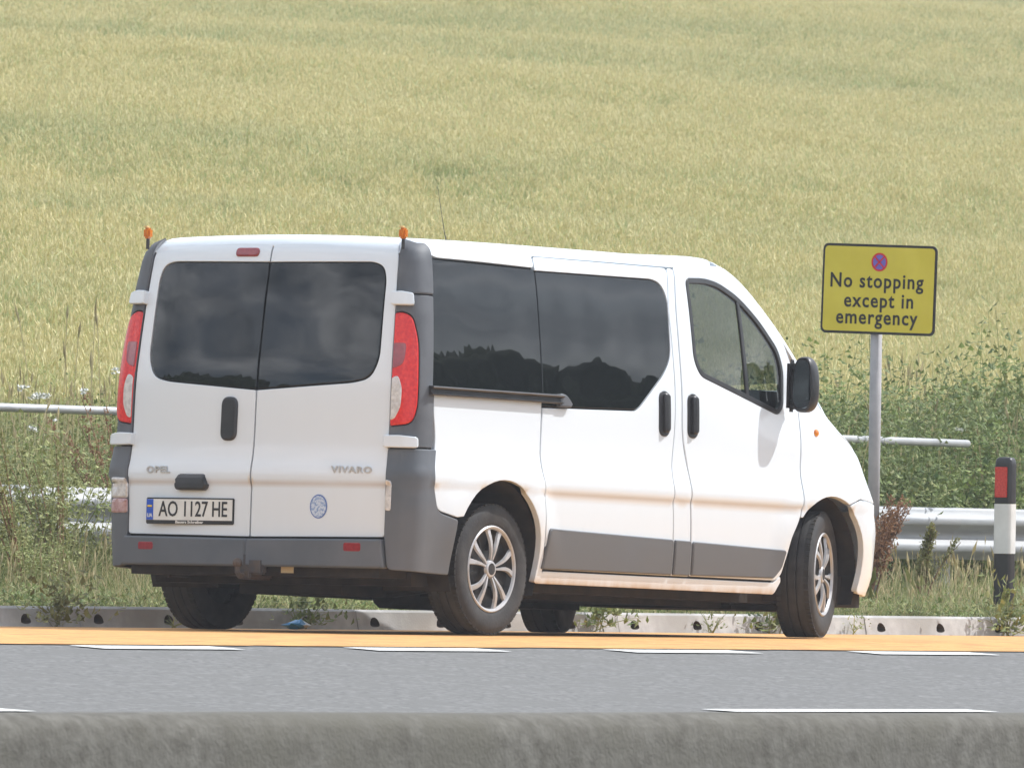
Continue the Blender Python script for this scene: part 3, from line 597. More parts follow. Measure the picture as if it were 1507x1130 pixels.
# wheels
def w2b(p): x,y,z=p[0],p[1],p[2]-.32;return (x*math.cos(AL)-z*math.sin(AL),y,.32+z*math.cos(AL)+x*math.sin(AL))
TR=.328
def make_wheel(parent=None):
    e=empty('wheel',parent=parent)
    prof=[(.215,-.088),(.222,-.094),(.235,-.098),(.262,-.103),(.290,-.103),(.308,-.097),(.319,-.088),(.325,-.075),(.328,-.05),(.328,-.028),(.319,-.027),(.319,-.021),(.328,-.020),(.3285,0),(.328,.020),(.319,.021),(.319,.027),(.328,.028),(.328,.05),(.325,.075),(.319,.088),(.308,.097),(.290,.103),(.25,.102),(.215,.09),(.2,.08)]
    b=MB();b.lathe_y([(a-(0 if a<.31 else 0),y) for a,y in prof],n=64);t=sharp(b.build('tyre',P_RUBBER,e),25)
    # tread shoulder blocks
    b=MB()
    for i in range(60):
        a=2*math.pi*i/60
        for s in (-1,1):
            M=Matrix.Rotation(-a,4,'Y');q=MB().box((.3225,s*.076,0),(.0095,.026,.026));b.add([M@Vector(w_) for w_ in q.v],q.f)
    bl=tag(b.build('tread_blocks',P_TREAD,e),kind='stuff')
    b=MB();b.lathe_y([(.214,-.090),(.218,-.094),(.212,-.099),(.204,-.096),(.198,-.086)],n=64);b.lathe_y([(.048,-.080),(.040,-.093),(.030,-.095)],n=32)
    # five pairs of splayed curved spokes
    for k in range(5):
        a0=R(90+72*k)
        for s in (-1,1):
            v=[];m_=8
            for j in range(m_+1):
                t=j/m_;rr=.045+(.202-.045)*t
                ac=a0+s*(R(10)+R(6)*t-R(2)*math.sin(math.pi*t))+R(2)*math.sin(math.pi*t) ; w_=.011+.025*t**1.1
                c=Vector((rr*math.cos(ac),-.088-.010*math.sin(math.pi*min(1,t*1.1))-.002,rr*math.sin(ac)));tg=Vector((-math.sin(ac),0,math.cos(ac)))
                for (o_,dy) in ((-w_*.5,.012),(-w_*.36,.0),(w_*.36,.0),(w_*.5,.012)): v.append(c+tg*o_+Vector((0,dy,0)))
            b.add(v,[(j*4+q,j*4+q+1,(j+1)*4+q+1,(j+1)*4+q) for j in range(m_) for q in range(3)])
    sharp(b.build('hubcap',P_SILVER,e),30)
    b=MB();b.lathe_y([(.205,-.085),(.19,-.055),(.10,-.045),(.04,-.05),(.001,-.05)],n=40);b.lathe_y([(.031,-.088),(.028,-.096),(.001,-.096)],n=28)
    for k in range(10):
        a=R(36*k+18);b.box((.13*math.cos(a),-.055,.13*math.sin(a)),(.07,.02,.012),rot=(0,-a,0))
    b.build('wheel_disc',P_HUBD,e)
    return e
def copy_tree(o,parent=None):
    c=o.copy();COL.objects.link(c)
    if parent: c.parent=parent
    for ch in list(o.children):
        q=ch.copy();COL.objects.link(q);q.parent=c
    return c
W0=make_wheel(VAN);STEER=R(19.3)
for i,(x,y,st,dz) in enumerate(((0,-.795,0,0),(0,.822,0,0),(3.098,-.790,STEER,0),(3.098,.81,STEER,0))):
    w_=W0 if i==0 else copy_tree(W0)
    w_.location=w2b((x,y,.322));w_.rotation_euler=(Euler((0,-AL,0)).to_matrix()@Matrix.Rotation(st+(math.pi if y>0 else 0),3,'Z')@Matrix.Rotation(R(9+50*i),3,'Y')).to_euler()
# underbody
b=MB()
b.box((1.55,0,.30),(4.2,1.55,.16));b.box((1.5,-.5,.225),(2.3,.12,.07));b.box((1.5,.5,.215),(2.3,.12,.08))
b.box((1.75,0,.235),(1.5,.5,.08),bev=.02);b.box((3.2,0,.24),(.7,1.0,.10),bev=.02);b.box((2.45,.55,.21),(.5,.5,.09),bev=.03)
b.tube([(0,-.75,.27),(0,-.3,.215),(0,.3,.215),(0,.75,.27)],.045,10);b.box((-.28,0,.235),(.5,.72,.13),bev=.05)
b.tube([(2.9,.45,.22),(.9,.5,.20),(.4,.42,.21),(-.1,.55,.27),(-.7,.6,.27)],.03,8);b.tube([(1.5,.3,.20),(.8,.3,.20)],.075,10)
b.box((-.62,0,.285),(.36,1.5,.06));b.box((-.45,-.62,.27),(.25,.2,.1),bev=.03)
b.tube([(3.09,-.72,.30),(3.09,.72,.30)],.04,8);b.box((3.45,0,.33),(.4,1.2,.1))
b.build('underbody',P_MATT,VAN)
b=MB();b.box((-.84,-.0,.318),(.10,.12,.10),bev=.01);b.box((-.80,0,.26),(.2,.09,.05),bev=.01);b.tube([(-.88,0,.255),(-.93,0,.25),(-.95,0,.27),(-.95,0,.30)],.014,8)
bm=bmesh.new();bmesh.ops.create_uvsphere(bm,u_segments=12,v_segments=8,radius=.025);bm.verts.index_update();b.add([q.co+Vector((-.95,0,.315)) for q in bm.verts],[[w_.index for w_ in ff.verts] for ff in bm.faces]);bm.free()
b.box((-.875,-.07,.30),(.05,.09,.08),bev=.01);b.build('tow_bar',mat('tow_bar_metal',(.05,.05,.055),(.10,.07,.05),rough=.7,scale=15),VAN)
MB().box((-.83,-.22,.287),(.003,.075,.034)).build('paper_tag',mat('tag_cream',(.55,.47,.30),rough=.8),VAN)
# cab interior
b=MB();b.box((1.9,0,.62),(2.2,1.6,.05));b.box((1.30,0,1.2),(.04,1.62,1.2))
b.build('cab_floor',P_INT,VAN)
for y in (-.50,.50):
    e=empty('front_seat',(1.95,y,.65),parent=VAN)
    MB().box((0.03,0,.28),(.50,.46,.16),bev=.05).build('seat_cushion',P_INT,e)
    MB().box((-.25,0,.60),(.13,.44,.60),rot=(0,R(-12),0),bev=.05).build('seat_back',P_INT,e)
    MB().box((-.335,0,.98),(.08,.25,.16),rot=(0,R(-12),0),bev=.03).build('headrest',P_INT,e)
b=MB();b.box((2.76,0,1.10),(.48,1.62,.44),bev=.07);b.build('dashboard',P_INT,VAN)
b=MB();c=Vector((2.42,.45,1.19));rot=Euler((0,R(-55),0)).to_matrix()
b.tube([c+rot@Vector((.19*math.cos(t),.19*math.sin(t),0)) for t in np.linspace(0,2*math.pi,25)],.014,8,cap=False)
b.tube([c+rot@Vector((-.18,0,0)),c+rot@Vector((0,0,-.03)),c+rot@Vector((.18,0,0))],.015,6);b.tube([c,c+rot@Vector((0,0,-.2))],.03,8)
b.build('steering_wheel',P_BLACK,VAN,smooth=True)

# ---------------------------------------------------------------- ground, road, field
def prof_sheet(name,prof,x0,x1,nx,mat_,kind='structure',jit=None,link=True):
    xs=np.linspace(x0,x1,nx) if np.isscalar(nx) else nx
    v=[];fc=[];n=len(prof)
    for x in xs:
        for y,z in prof:
            dz,dy=(jit(x,y) if jit else (0,0)); v.append((x,y+dy,z+dz))
    for i in range(len(xs)-1):
        for k in range(n-1): fc.append((i*n+k,(i+1)*n+k,(i+1)*n+k+1,i*n+k+1))
    o=mesh(name,v,fc,mat_,smooth=True);tag(o,kind=kind);return o
M_ASPH=mat('asphalt',(.090,.089,.085),(.205,.202,.194),rough=.88,scale=30,detail=6,bump=.35,bscale=120,c3=(.135,.133,.126),world=True)
M_ORNG=mat('orange_surfacing',(.56,.285,.085),(.68,.37,.125),rough=.85,scale=30,detail=6,bump=.2,bscale=150,c3=(.46,.235,.08),world=True)
M_WLINE=mat('road_paint',(.80,.80,.76),(.66,.66,.62),rough=.6,scale=30,bump=.1,lo=.3,hi=.75,world=True)
M_CONC=mat('kerb_concrete',(.36,.35,.34),(.46,.45,.43),rough=.85,scale=14,bump=.2,bscale=90,c3=(.30,.29,.27))
M_BARR=mat('weathered_concrete',(.084,.077,.062),(.145,.137,.116),rough=.95,scale=16,detail=9,bump=.6,bscale=60,c3=(.105,.098,.078),lo=.32,hi=.68)
M_SOIL=mat('verge_soil',(.09,.085,.04),(.16,.14,.07),rough=.95,scale=6,bump=.5,bscale=30,world=True)
M_CROPG=mat('crop_floor',(.10,.10,.04),(.17,.15,.07),rough=.95,scale=5,world=True)
M_GRASSF=mat('far_grass',(.05,.08,.025),(.09,.11,.04),rough=.95,scale=.3,world=True)
def roadz(y): return float(np.interp(y,[-13.6,-7.2,-3.4,-1.5,1.4],[-.52,-.266,-.052,-.018,-.010]))
XS=np.unique(np.concatenate([np.linspace(-400,-45,20),np.linspace(-45,30,500),np.linspace(30,400,20)]))
prof_sheet('road',[(-13.95,roadz(-13.6)),(-13.6,roadz(-13.6)),(-10,roadz(-10)),(-7.2,roadz(-7.2)),(-5,roadz(-5)),(-3.4,roadz(-3.4)),(-3.0,roadz(-3.0)-.003),(-1.5,-.024),(1.39,-.017)],-400,400,2,M_ASPH)
nz=lambda x,s:math.sin(x*1.7*s)+math.sin(x*4.1*s+1)*.6+math.sin(x*9.7*s+2)*.35
def orj(x,y):
    if y<-3.2:
        d=nz(x,1)*.012+nz(x,4.3)*.008
        for c in (-5.35,-2.95,-.85,-8.1): d+=.16*max(0,1-abs(x-c-.05*math.sin(x*9))/.16)
        return (0,d)
    return (0,0)
prof_sheet('emergency_area_surfacing',[(-3.22,roadz(-3.22)+.004),(-3.0,roadz(-3.0)+.004),(-1.5,-.014),(1.395,-.006)],0,0,XS,M_ORNG,jit=orj)
def mark(x0,x1,y0,y1,parent):
    n=24;v=[];fc=[]
    for i in range(n+1):
        x=x0+(x1-x0)*i/n;e=.004*nz(x,5);t=0
        v+=[(x,y0+e+t,roadz(y0)+.006),(x,y1+e*.7,roadz(y1)+.006)]
    for i in range(n): fc.append((2*i,2*i+2,2*i+3,2*i+1))
    return mesh('painted_mark',v,fc,M_WLINE,parent)
EL=empty('edge_line',(0,0,0));tag(EL,kind='structure')
x=-7.20-2.175*5
for i in range(15): mark(x,x+1.10,-3.62,-3.42,EL);x+=2.175
LL=empty('lane_line',(0,0,0));tag(LL,kind='structure')
for x0 in (-29.6,-22.4,-15.10,-7.83,-.6,6.6): mark(x0,x0+2.15,-7.36,-7.18,LL)
# verge and field terrain
FY=[1.6,3,5,6.2,7.5,10,20,35,55,83,120,170,300,600];FZ=[.085,.09,.10,.20,.42,.71,1.82,3.55,5.98,9.45,13.4,15.6,15.5,11]
fz=pch(FY,FZ)
def und(X,Y):
    s=Y*.99-X*.14;t=X*.99+Y*.14
    return (.10*np.sin(s*.21+.02*t+1.1*np.sin(t*.05))+.07*np.sin(s*.47+1.3*np.sin(t*.11)+.7)+.05*np.sin(s*.9+.06*t))*np.clip((Y-9)/8,0,1)
def gz(X,Y): return fz(Y)+und(X,Y)
def terrain(name,ys,xs_f,mat_):
    v=[];fc=[];n=None
    rows=[]
    for y in ys:
        xs=xs_f(y);n=len(xs);rows.append(xs)
        for x in xs: v.append((x,y,float(gz(x,y))))
    for i in range(len(ys)-1):
        for k in range(n-1): fc.append((i*n+k,i*n+k+1,(i+1)*n+k+1,(i+1)*n+k))
    return tag(mesh(name,v,fc,mat_,smooth=True),kind='structure')
xr=lambda y,n:(np.concatenate([[-400],np.linspace(-56.6+(y+38.56)*1.507-40-y*.3,-56.6+(y+38.56)*1.507+40+y*.3,n),[900]]))
terrain('verge_ground',[1.6,2.5,4,5,6,7,8,9,10],lambda y:xr(y,90),M_SOIL)
terrain('field_ground',[10+ .9*i for i in range(90)]+[92,100,110,120,140,170,220,300,450,600],lambda y:xr(y,70),M_CROPG)
prof_sheet('opposite_carriageway',[(-30,-.95),(-14.2,-.92)],-400,400,2,M_ASPH)
prof_sheet('opposite_verge',[(-900,-3),(-200,-1.6),(-60,-1.0),(-30,-.95)],-900,900,2,M_GRASSF)
# ---------------------------------------------------------------- kerb with drainage inlets
KERB=tag(empty('kerb',(0,0,0)),kind='structure')
M_HOLE=mat('inlet_recess',(.07,.055,.042),(.11,.085,.06),rough=.9,scale=20)
def kerb_proto():
    Lk=2.495;h0,h1=-.02,.098
    outl=[(0,h0),(Lk,h0),(Lk,h1-.012),(Lk,h1-.003),(0,h1-.003),(0,h1-.012)]
    pts=[(0,h0),(Lk,h0),(Lk,h1-.012),(0,h1-.012)];edges=[];P=resample(np.array(pts),.12)
    loops=[P]
    for i in range(4):
        cx=.155+.624*i;loops.append(np.array([(cx+.046*c*(1.0 if c>0 else .9),.020+(.040 if s>0 else .012)*s) for c,s in [(math.cos(2*math.pi*k/14),math.sin(2*math.pi*k/14)) for k in range(14)]]))
    allp=np.concatenate(loops);b=0
    for p in loops: edges+=[(b+i,b+(i+1)%len(p)) for i in range(len(p))];b+=len(p)
    vo,_,fo,_,_,_=delaunay_2d_cdt([Vector(p) for p in allp],edges,[],0,1e-6)
    V=np.array([tuple(q) for q in vo]);F=np.array([tuple(q) for q in fo]);cen=V[F].mean(1);k=inpoly(cen,P)
    for h in loops[1:]: k&=~inpoly(cen,h)
    F=F[k];fy=lambda z:1.40+.022*(z-h0)/(h1-h0)
    mb=MB();mb.add([(a,fy(c),c) for a,c in V],[tuple(q) for q in F])
    zt=h1
    mb.add([(0,fy(h1-.012),h1-.012),(Lk,fy(h1-.012),h1-.012),(0,fy(h1)+.012,zt),(Lk,fy(h1)+.012,zt),(0,1.60,zt),(Lk,1.60,zt),(0,1.60,h0),(Lk,1.60,h0)],[(0,1,3,2),(2,3,5,4),(4,5,7,6)])
    mb.add([(0,1.40,h0),(0,1.60,h0),(0,1.60,zt),(0,fy(zt)+.012,zt),(0,fy(h1-.012),h1-.012)],[(0,1,2,3,4)]);mb.add([(Lk,1.40,h0),(Lk,1.60,h0),(Lk,1.60,zt),(Lk,fy(zt)+.012,zt),(Lk,fy(h1-.012),h1-.012)],[(4,3,2,1,0)])
    for p in loops[1:]:
        n=len(p);c=p.mean(0);v=[(a,fy(z),z) for a,z in p]+[(c[0]+(a-c[0])*.8,fy(z)+.09,c[1]+(z-c[1])*.8) for a,z in p]
        mb.add(v,[(i,(i+1)%n,n+(i+1)%n,n+i) for i in range(n)]+[tuple(range(n,2*n))],1)
    return mb.build('kerb_block',[M_CONC,M_HOLE],KERB)
kb=kerb_proto();kme=kb.data
for i in range(-18,26):
    o=kb if i==-18 else kb.copy()
    if i!=-18: COL.objects.link(o)
    o.location=(-.305+2.503*i,rng.normal(0,.003),rng.normal(0,.0015))
prof_sheet('kerb_bedding',[(1.545,-.03),(1.545,.05),(1.61,.088)],-400,400,2,M_SOIL)
# ---------------------------------------------------------------- concrete barrier in the foreground
def bj(x,y): return (.0012*math.sin(x*2.3)+.0018*mnoise.noise(Vector((x*9,y*30,0))),.002*math.sin(x*.8)+.003*mnoise.noise(Vector((x*7,y*30,3))))
bo=prof_sheet('concrete_barrier',[(-13.94,-.5),(-13.96,-.165),(-13.985,-.146),(-14.03,-.144),(-14.10,-.152),(-14.135,-.168),(-14.155,-.192),(-14.165,-.25),(-14.18,-.40),(-14.25,-.93)],0,0,np.linspace(-60,25,700),M_BARR,jit=bj)
del bo['kind'];tag(bo,'long low weathered concrete wall along the near edge of the road','barrier')
# ---------------------------------------------------------------- galvanised safety barrier
M_GALV=mat('galvanised_steel',(.26,.27,.28),(.36,.37,.37),rough=.55,scale=10,metal=.35,stretch=(.4,1,3),bump=.05,c3=(.30,.30,.30))
M_GALV2=mat('galvanised_tube',(.36,.37,.38),(.46,.47,.47),rough=.5,scale=12,metal=.4)
GR=empty('safety_barrier',(4,5,.1));tag(GR,'corrugated galvanised steel crash barrier running through the verge weeds','barrier')
wp=[(.0,.752),(-.012,.748),(-.022,.735),(-.028,.712),(-.058,.690),(-.064,.675),(-.064,.655),(-.058,.64),(-.012,.610),(-.004,.595),(-.004,.575),(-.012,.560),(-.058,.530),(-.064,.515),(-.064,.495),(-.058,.480),(-.028,.458),(-.020,.442),(-.014,.436)]
def wbeam():
    v=[];fc=[];n=len(wp);xs=np.linspace(0,3.22,4)
    for x in xs:
        for y,z in wp: v.append((x,y,z-.1-.012))
    for x in xs:
        for y,z in wp: v.append((x,y+.004,z-.1-.012))
    k=len(xs)*n
    for i in range(len(xs)-1):
        for j in range(n-1):
            fc.append((i*n+j,i*n+j+1,(i+1)*n+j+1,(i+1)*n+j));fc.append((k+i*n+j,k+(i+1)*n+j,k+(i+1)*n+j+1,k+i*n+j+1))
    for j in range(n-1): fc.append((j,k+j,k+j+1,j+1));e=(len(xs)-1)*n;fc.append((e+j,e+j+1,k+e+j+1,k+e+j))
    return sharp(mesh('beam',v,fc,M_GALV,GR),40)
b0=wbeam()
for i in range(-6,9):
    o=b0 if i==-6 else b0.copy()
    if i!=-6: COL.objects.link(o)
    # 13.9 is a joint seen in the photograph; sections lap by 2 cm
    o.location=(13.90-4+3.2*(i-1),(.0035 if i%2 else 0),rng.normal(0,.003)); o.rotation_euler=(0,0,0)
p0=MB().box((0,.07,.15),(.06,.10,.95)).box((0,.03,.50),(.05,.05,.16)).build('post',M_GALV,GR)
for i in range(-6,12):
    o=p0 if i==-6 else p0.copy()
    if i!=-6: COL.objects.link(o)
    o.location=(11.5-4+2.4*(i-1),0,0)
TRL=empty('tube_handrail',(10,5.6,.2));tag(TRL,'thin round galvanised tube rail behind the crash barrier','handrail')
MB().tube([(-22,0,.985),(-4.2,0,.975),(5.05,0,.945)],.024,12).build('tube',M_GALV2,TRL,smooth=True)
ph=MB().tube([(0,.03,-.2),(0,.03,.95)],.02,8).build('post',M_GALV2,TRL,smooth=True)
for i in range(9):
    o=ph if i==0 else ph.copy()
    if i: COL.objects.link(o)
    o.location=(1.3-2.6*i,0,0)
# ---------------------------------------------------------------- sign
SG=empty('no_stopping_sign',(10.13,3.2,.09));tag(SG,'yellow black bordered no stopping except in emergency sign on a grey round post','sign')
MB().tube([(0,0,-.2),(0,0,2.10)],.034,20).build('post',mat('post_grey',(.30,.30,.31),(.38,.37,.38),rough=.6,scale=9,bump=.08),SG,smooth=True)
def rrect(w_,h_,r_,z,k=6):
    o=[]
    for cx,cy,a in ((w_/2-r_,h_/2-r_,0),(-w_/2+r_,h_/2-r_,90),(-w_/2+r_,-h_/2+r_,180),(w_/2-r_,-h_/2+r_,270)):
        for i in range(k+1): t=R(a+90*i/k);o.append((cx+r_*math.cos(t),cy+r_*math.sin(t),z))
    return o
def plate(w_,h_,r_,z0,z1):
    b=MB();a=rrect(w_,h_,r_,z0);c=rrect(w_,h_,r_,z1);n=len(a)
    b.add(a+c,[tuple(range(n,2*n)),tuple(range(n))[::-1]]+[(i,(i+1)%n,n+(i+1)%n,n+i) for i in range(n)]);return b
SZ=1.885
SM=frame(Vector((-.045,-.040,SZ)),(0.03,-1,-.026),(0,.0,1))
def onsg(o): o.data.transform(SM);return o
onsg(plate(.765,.520,.035,-.006,0).build('border',P_INK,SG))
onsg(plate(.735,.490,.024,.0,.003).build('sign_face',mat('sign_yellow',(.64,.54,.055),(.70,.60,.075),rough=.38,scale=5,spec=.4),SG))
onsg(MB().box((0,.16,-.02),(.60,.035,.02)).box((0,-.16,-.02),(.60,.035,.02)).build('mounting_rail',M_GALV,SG))
SR_=mat('sign_red',(.62,.02,.03),rough=.4);SB_=mat('sign_blue',(.16,.13,.52),rough=.4)
b=MB();k=36;ro,ri=.054,.043
b.add([(ro*math.cos(2*math.pi*i/k),ro*math.sin(2*math.pi*i/k)+.158,.0045) for i in range(k)]+[(ri*math.cos(2*math.pi*i/k),ri*math.sin(2*math.pi*i/k)+.158,.0045) for i in range(k)],[(i,(i+1)%k,k+(i+1)%k,k+i) for i in range(k)])
for a in (45,-45): b.box((0,.158,.0062),(.09,.0085,.001),rot=(0,0,R(a)))
onsg(b.build('clearway_ring',SR_,SG))
b=MB();b.add([(ri*1.02*math.cos(2*math.pi*i/k),ri*1.02*math.sin(2*math.pi*i/k)+.158,.0040) for i in range(k)],[tuple(range(k))]);onsg(b.build('clearway_disc',SB_,SG))
for s_,yy,xx in (('No stopping',.045,-.012),('except in',-.068,.004),('emergency',-.165,-.004)):
    words('lettering',s_,.118,P_INK,SG,SM@Matrix.Translation((xx,yy,.0042)),sx=.93,bold=.0020,space=1.14)
# ---------------------------------------------------------------- verge marker post
MP=empty('verge_marker_post',(10.2,2.35,.08));tag(MP,'black and white plastic marker post with a red reflector standing in the grass','marker post')
def mpost(z0,z1,w_=.112,d=.072,top=False):
    b=MB();rings=[(z0,1.),(z1,1.)] if not top else [(z0,1.),(z1-.045,.99),(z1-.025,.95),(z1-.010,.85),(z1-.002,.66),(z1,.3)]
    v=[];n=28
    for z,k in rings: v+=[(x*1.,y*1.,z) for x,y,_ in rrect(d*k,w_*k,.018*k,0)]
    b.add(v,[(j*n+i,j*n+(i+1)%n,(j+1)*n+(i+1)%n,(j+1)*n+i) for j in range(len(rings)-1) for i in range(n)]+[tuple(range((len(rings)-1)*n,len(rings)*n))]);return b
sharp(mpost(-.2,.378).build('base',P_BLACK,MP),40)
sharp(mpost(.38,.665,.116,.076).build('white_band',mat('marker_white',(.62,.62,.60),(.72,.72,.70),rough=.45,scale=7),MP),40)
sharp(mpost(.667,.935,.114,.074,True).build('cap',P_BLACK,MP),40)
b=MB().box((-.040,.006,.79),(.006,.082,.175),bev=.002);b.build('reflector',mat('reflector_red',(.50,.03,.02),(.62,.06,.04),rough=.25,scale=90,bump=.4,bscale=200),MP)
b=MB().box((-.0375,.0,.70),(.004,.09,.004));b.build('reflector_rim',P_BLACK,MP)

# ---------------------------------------------------------------- vegetation
def leafmat(name,a,b_,tr=.25,rnd=.25,sc_=3,c3=None,rough=.6): return mat(name,a,b_,rough=rough,scale=sc_,world=True,transl=tr,rnd=rnd,detail=3,spec=.3,c3=c3)
V_LEAF=leafmat('hedge_leaf',(.08,.135,.04),(.26,.32,.10),sc_=7,tr=.28,rnd=.35,c3=(.17,.205,.07))
V_LEAF2=leafmat('pale_leaf',(.13,.155,.05),(.38,.39,.16),sc_=6,tr=.18,rnd=.35,c3=(.24,.25,.085))
V_GRASS=leafmat('verge_grass',(.15,.20,.06),(.31,.33,.13),sc_=4)
V_STRAW=leafmat('dry_stalk',(.46,.38,.20),(.60,.52,.31),sc_=6,tr=.35)
V_BROWN=leafmat('dock_seed',(.20,.105,.055),(.31,.18,.10),sc_=14)
V_WHITE=mat('white_petal',(.75,.75,.70),rough=.7)
def band_mat(name,a,b_,g,tr,rnd=.12):
    """crop colour: fine mix of a and b, drifting to the greener g in long bands across the hillside"""
    m=mat(name,a,b_,rough=.55,scale=22,world=True,detail=3,spec=.35)
    t=m.node_tree;l=t.links.new;pb=t.nodes['Principled BSDF'];col=pb.inputs['Base Color'].links[0].from_socket
    geo=t.nodes.new('ShaderNodeNewGeometry');mp=t.nodes.new('ShaderNodeMapping');mp.inputs['Rotation'].default_value=(0,0,R(-33.5));mp.inputs['Scale'].default_value=(.022,.20,0)
    vr=t.nodes.new('ShaderNodeVectorRotate');vr.inputs['Angle'].default_value=R(-8);l(geo.outputs['Position'],vr.inputs['Vector'])
    mp.inputs['Rotation'].default_value=(0,0,0);l(vr.outputs[0],mp.inputs[0])
    n=t.nodes.new('ShaderNodeTexNoise');n.inputs['Scale'].default_value=1.0;n.inputs['Detail'].default_value=5;n.inputs['Roughness'].default_value=.62;l(mp.outputs[0],n.inputs['Vector'])
    rp=t.nodes.new('ShaderNodeValToRGB');rp.color_ramp.elements[0].position=.46;rp.color_ramp.elements[1].position=.72;l(n.outputs['Fac'],rp.inputs[0])
    oi=t.nodes.new('ShaderNodeObjectInfo');mr=t.nodes.new('ShaderNodeMapRange');mr.inputs['To Min'].default_value=-.18;mr.inputs['To Max'].default_value=.22;l(oi.outputs['Random'],mr.inputs['Value'])
    ad=t.nodes.new('ShaderNodeMath');ad.operation='ADD';ad.use_clamp=True;l(rp.outputs[0],ad.inputs[0]);l(mr.outputs[0],ad.inputs[1])
    x=t.nodes.new('ShaderNodeMix');x.data_type='RGBA';l(ad.outputs[0],x.inputs['Factor']);l(col,x.inputs['A']);x.inputs['B'].default_value=(*g,1)
    tr_=t.nodes.new('ShaderNodeBsdfTranslucent');ms=t.nodes.new('ShaderNodeMixShader');ms.inputs[0].default_value=tr
    l(x.outputs['Result'],pb.inputs['Base Color']);l(x.outputs['Result'],tr_.inputs[0]);l(pb.outputs[0],ms.inputs[1]);l(tr_.outputs[0],ms.inputs[2]);l(ms.outputs[0],t.nodes['Material Output'].inputs['Surface'])
    return m
V_EAR=band_mat('wheat_ear',(.71,.635,.325),(.83,.755,.43),(.60,.585,.30),.3)
V_WLEAF=band_mat('wheat_leaf',(.42,.45,.18),(.63,.60,.30),(.30,.38,.16),.4)
PROT=bpy.data.collections.new('plant_kinds')
def proto(name,b,mats):
    o=b.build(name,mats,link=False);return o
def dirv(az,tilt): return Vector((math.cos(az)*math.sin(tilt),math.sin(az)*math.sin(tilt),math.cos(tilt)))
U=lambda a,b_:float(rng.uniform(a,b_))
def ear(b,p,az,tilt,h,w_,m):
    d=dirv(az,tilt);a=d.cross(Vector((0,0,1)) if tilt>.1 else Vector((1,0,0))).normalized();c=a.cross(d)
    mid=p+d*h*.45;tip=p+d*h
    b.add([p,mid+a*w_,mid+c*w_,mid-a*w_,mid-c*w_,tip],[(0,2,1),(0,3,2),(0,4,3),(0,1,4),(1,2,5),(2,3,5),(3,4,5),(4,1,5)],m)
def blade(b,p,az,tilt,h,w_,m,droop=.6,seg=2):
    d=dirv(az,tilt);s=Vector((-math.sin(az),math.cos(az),0));rot=U(0,3.14);s=(s*math.cos(rot)+d.cross(s)*math.sin(rot)).normalized()
    v=[p-s*w_*.5,p+s*w_*.5];fc=[];q=p
    for i in range(1,seg+1):
        t=tilt+droop*i/seg;q=q+dirv(az,t)*h/seg;ww=w_*.5*(1-.9*(i/seg)**2);v+=[q-s*ww,q+s*ww];fc.append((2*i-2,2*i-1,2*i+1,2*i))
    b.add(v,fc,m)
def leaf(b,p,az,tilt,l,w_,m,fold=.25):
    d=dirv(az,tilt);s=Vector((-math.sin(az),math.cos(az),0));n=s.cross(d);a=p+d*l*.45
    b.add([p,a+s*w_*.5+n*w_*fold,p+d*l,a-s*w_*.5+n*w_*fold],[(0,1,2),(0,2,3)],m)
def wheat_clump(k):
    b=MB()
    for i in range(58):
        p=Vector((U(-.23,.23),U(-.23,.23),0));h=.66+.09*rng.normal()*.6;az=U(0,6.28);ln=U(0,.12)
        top=p+dirv(az,ln)*h;s=Vector((U(-1,1),U(-1,1),0)).normalized()*.0022
        b.add([p-s,p+s,top+s,top-s],[(0,1,2,3)],1)
        ear(b,top,az+U(-.6,.6),ln+abs(rng.normal())*.28,U(.055,.085),U(.0055,.0078),0)
        for j in range(2): blade(b,p+(top-p)*U(.55,.93),U(0,6.28),U(.15,.7),U(.12,.22),U(.008,.014),1,droop=U(.3,1.4))
    return b
def grass_clump(dry,hmax,n=55,heads=2):
    b=MB()
    for i in range(n):
        p=Vector((rng.normal()*.10,rng.normal()*.10,0));blade(b,p,U(0,6.28),abs(rng.normal())*.25,U(.35,1)*hmax,U(.004,.010),0 if U(0,1)>dry else 1,droop=U(.1,1.1),seg=3)
    for i in range(heads):
        p=Vector((rng.normal()*.10,rng.normal()*.10,0));az=U(0,6.28);tl=abs(rng.normal())*.14;h=hmax*U(.9,1.35);top=p+dirv(az,tl)*h;s=Vector((.002,.001,0))
        b.add([p-s,p+s,top+s,top-s],[(0,1,2,3)],1);ear(b,top-dirv(az,tl)*.05,az,tl+.1,U(.06,.13),U(.005,.010),1)
    return b
def bush_clump(h,rad,n,lsize,m0=0):
    b=MB()
    for i in range(14):
        az=U(0,6.28);tl=abs(rng.normal())*.30;d=dirv(az,tl);p=Vector((rng.normal()*rad*.35,rng.normal()*rad*.35,0));hh=h*U(.7,1.08);s=Vector((U(-1,1),U(-1,1),0)).normalized()*.003
        b.add([p-s,p+s,p+d*hh+s*.4,p+d*hh-s*.4],[(0,1,2,3)],m0)
        for j in range(n//14):
            t=U(.08,1.);q=p+d*hh*t+Vector((rng.normal(),rng.normal(),rng.normal()*.5))*.045;leaf(b,q,U(0,6.28),U(.6,2.1),lsize*U(.6,1.3),lsize*U(.4,.75),m0 if U(0,1)>.15 else 1-m0)
    return b
def low_clump(n,lsize):
    b=MB()
    for i in range(n):
        q=Vector((rng.normal()*.13,rng.normal()*.13,abs(rng.normal())*.05));leaf(b,q,U(0,6.28),U(.5,1.5),lsize*U(.6,1.4),lsize*U(.3,.6),0 if U(0,1)>.4 else 1)
    return b
kinds={}
def reg(name,b,mats,group):
    c=kinds.setdefault(group,bpy.data.collections.new('kinds_'+group)); o=proto(name,b,mats); c.objects.link(o)
for k in range(6): reg('wheat_clump',wheat_clump(k),[V_EAR,V_WLEAF],'wheat')
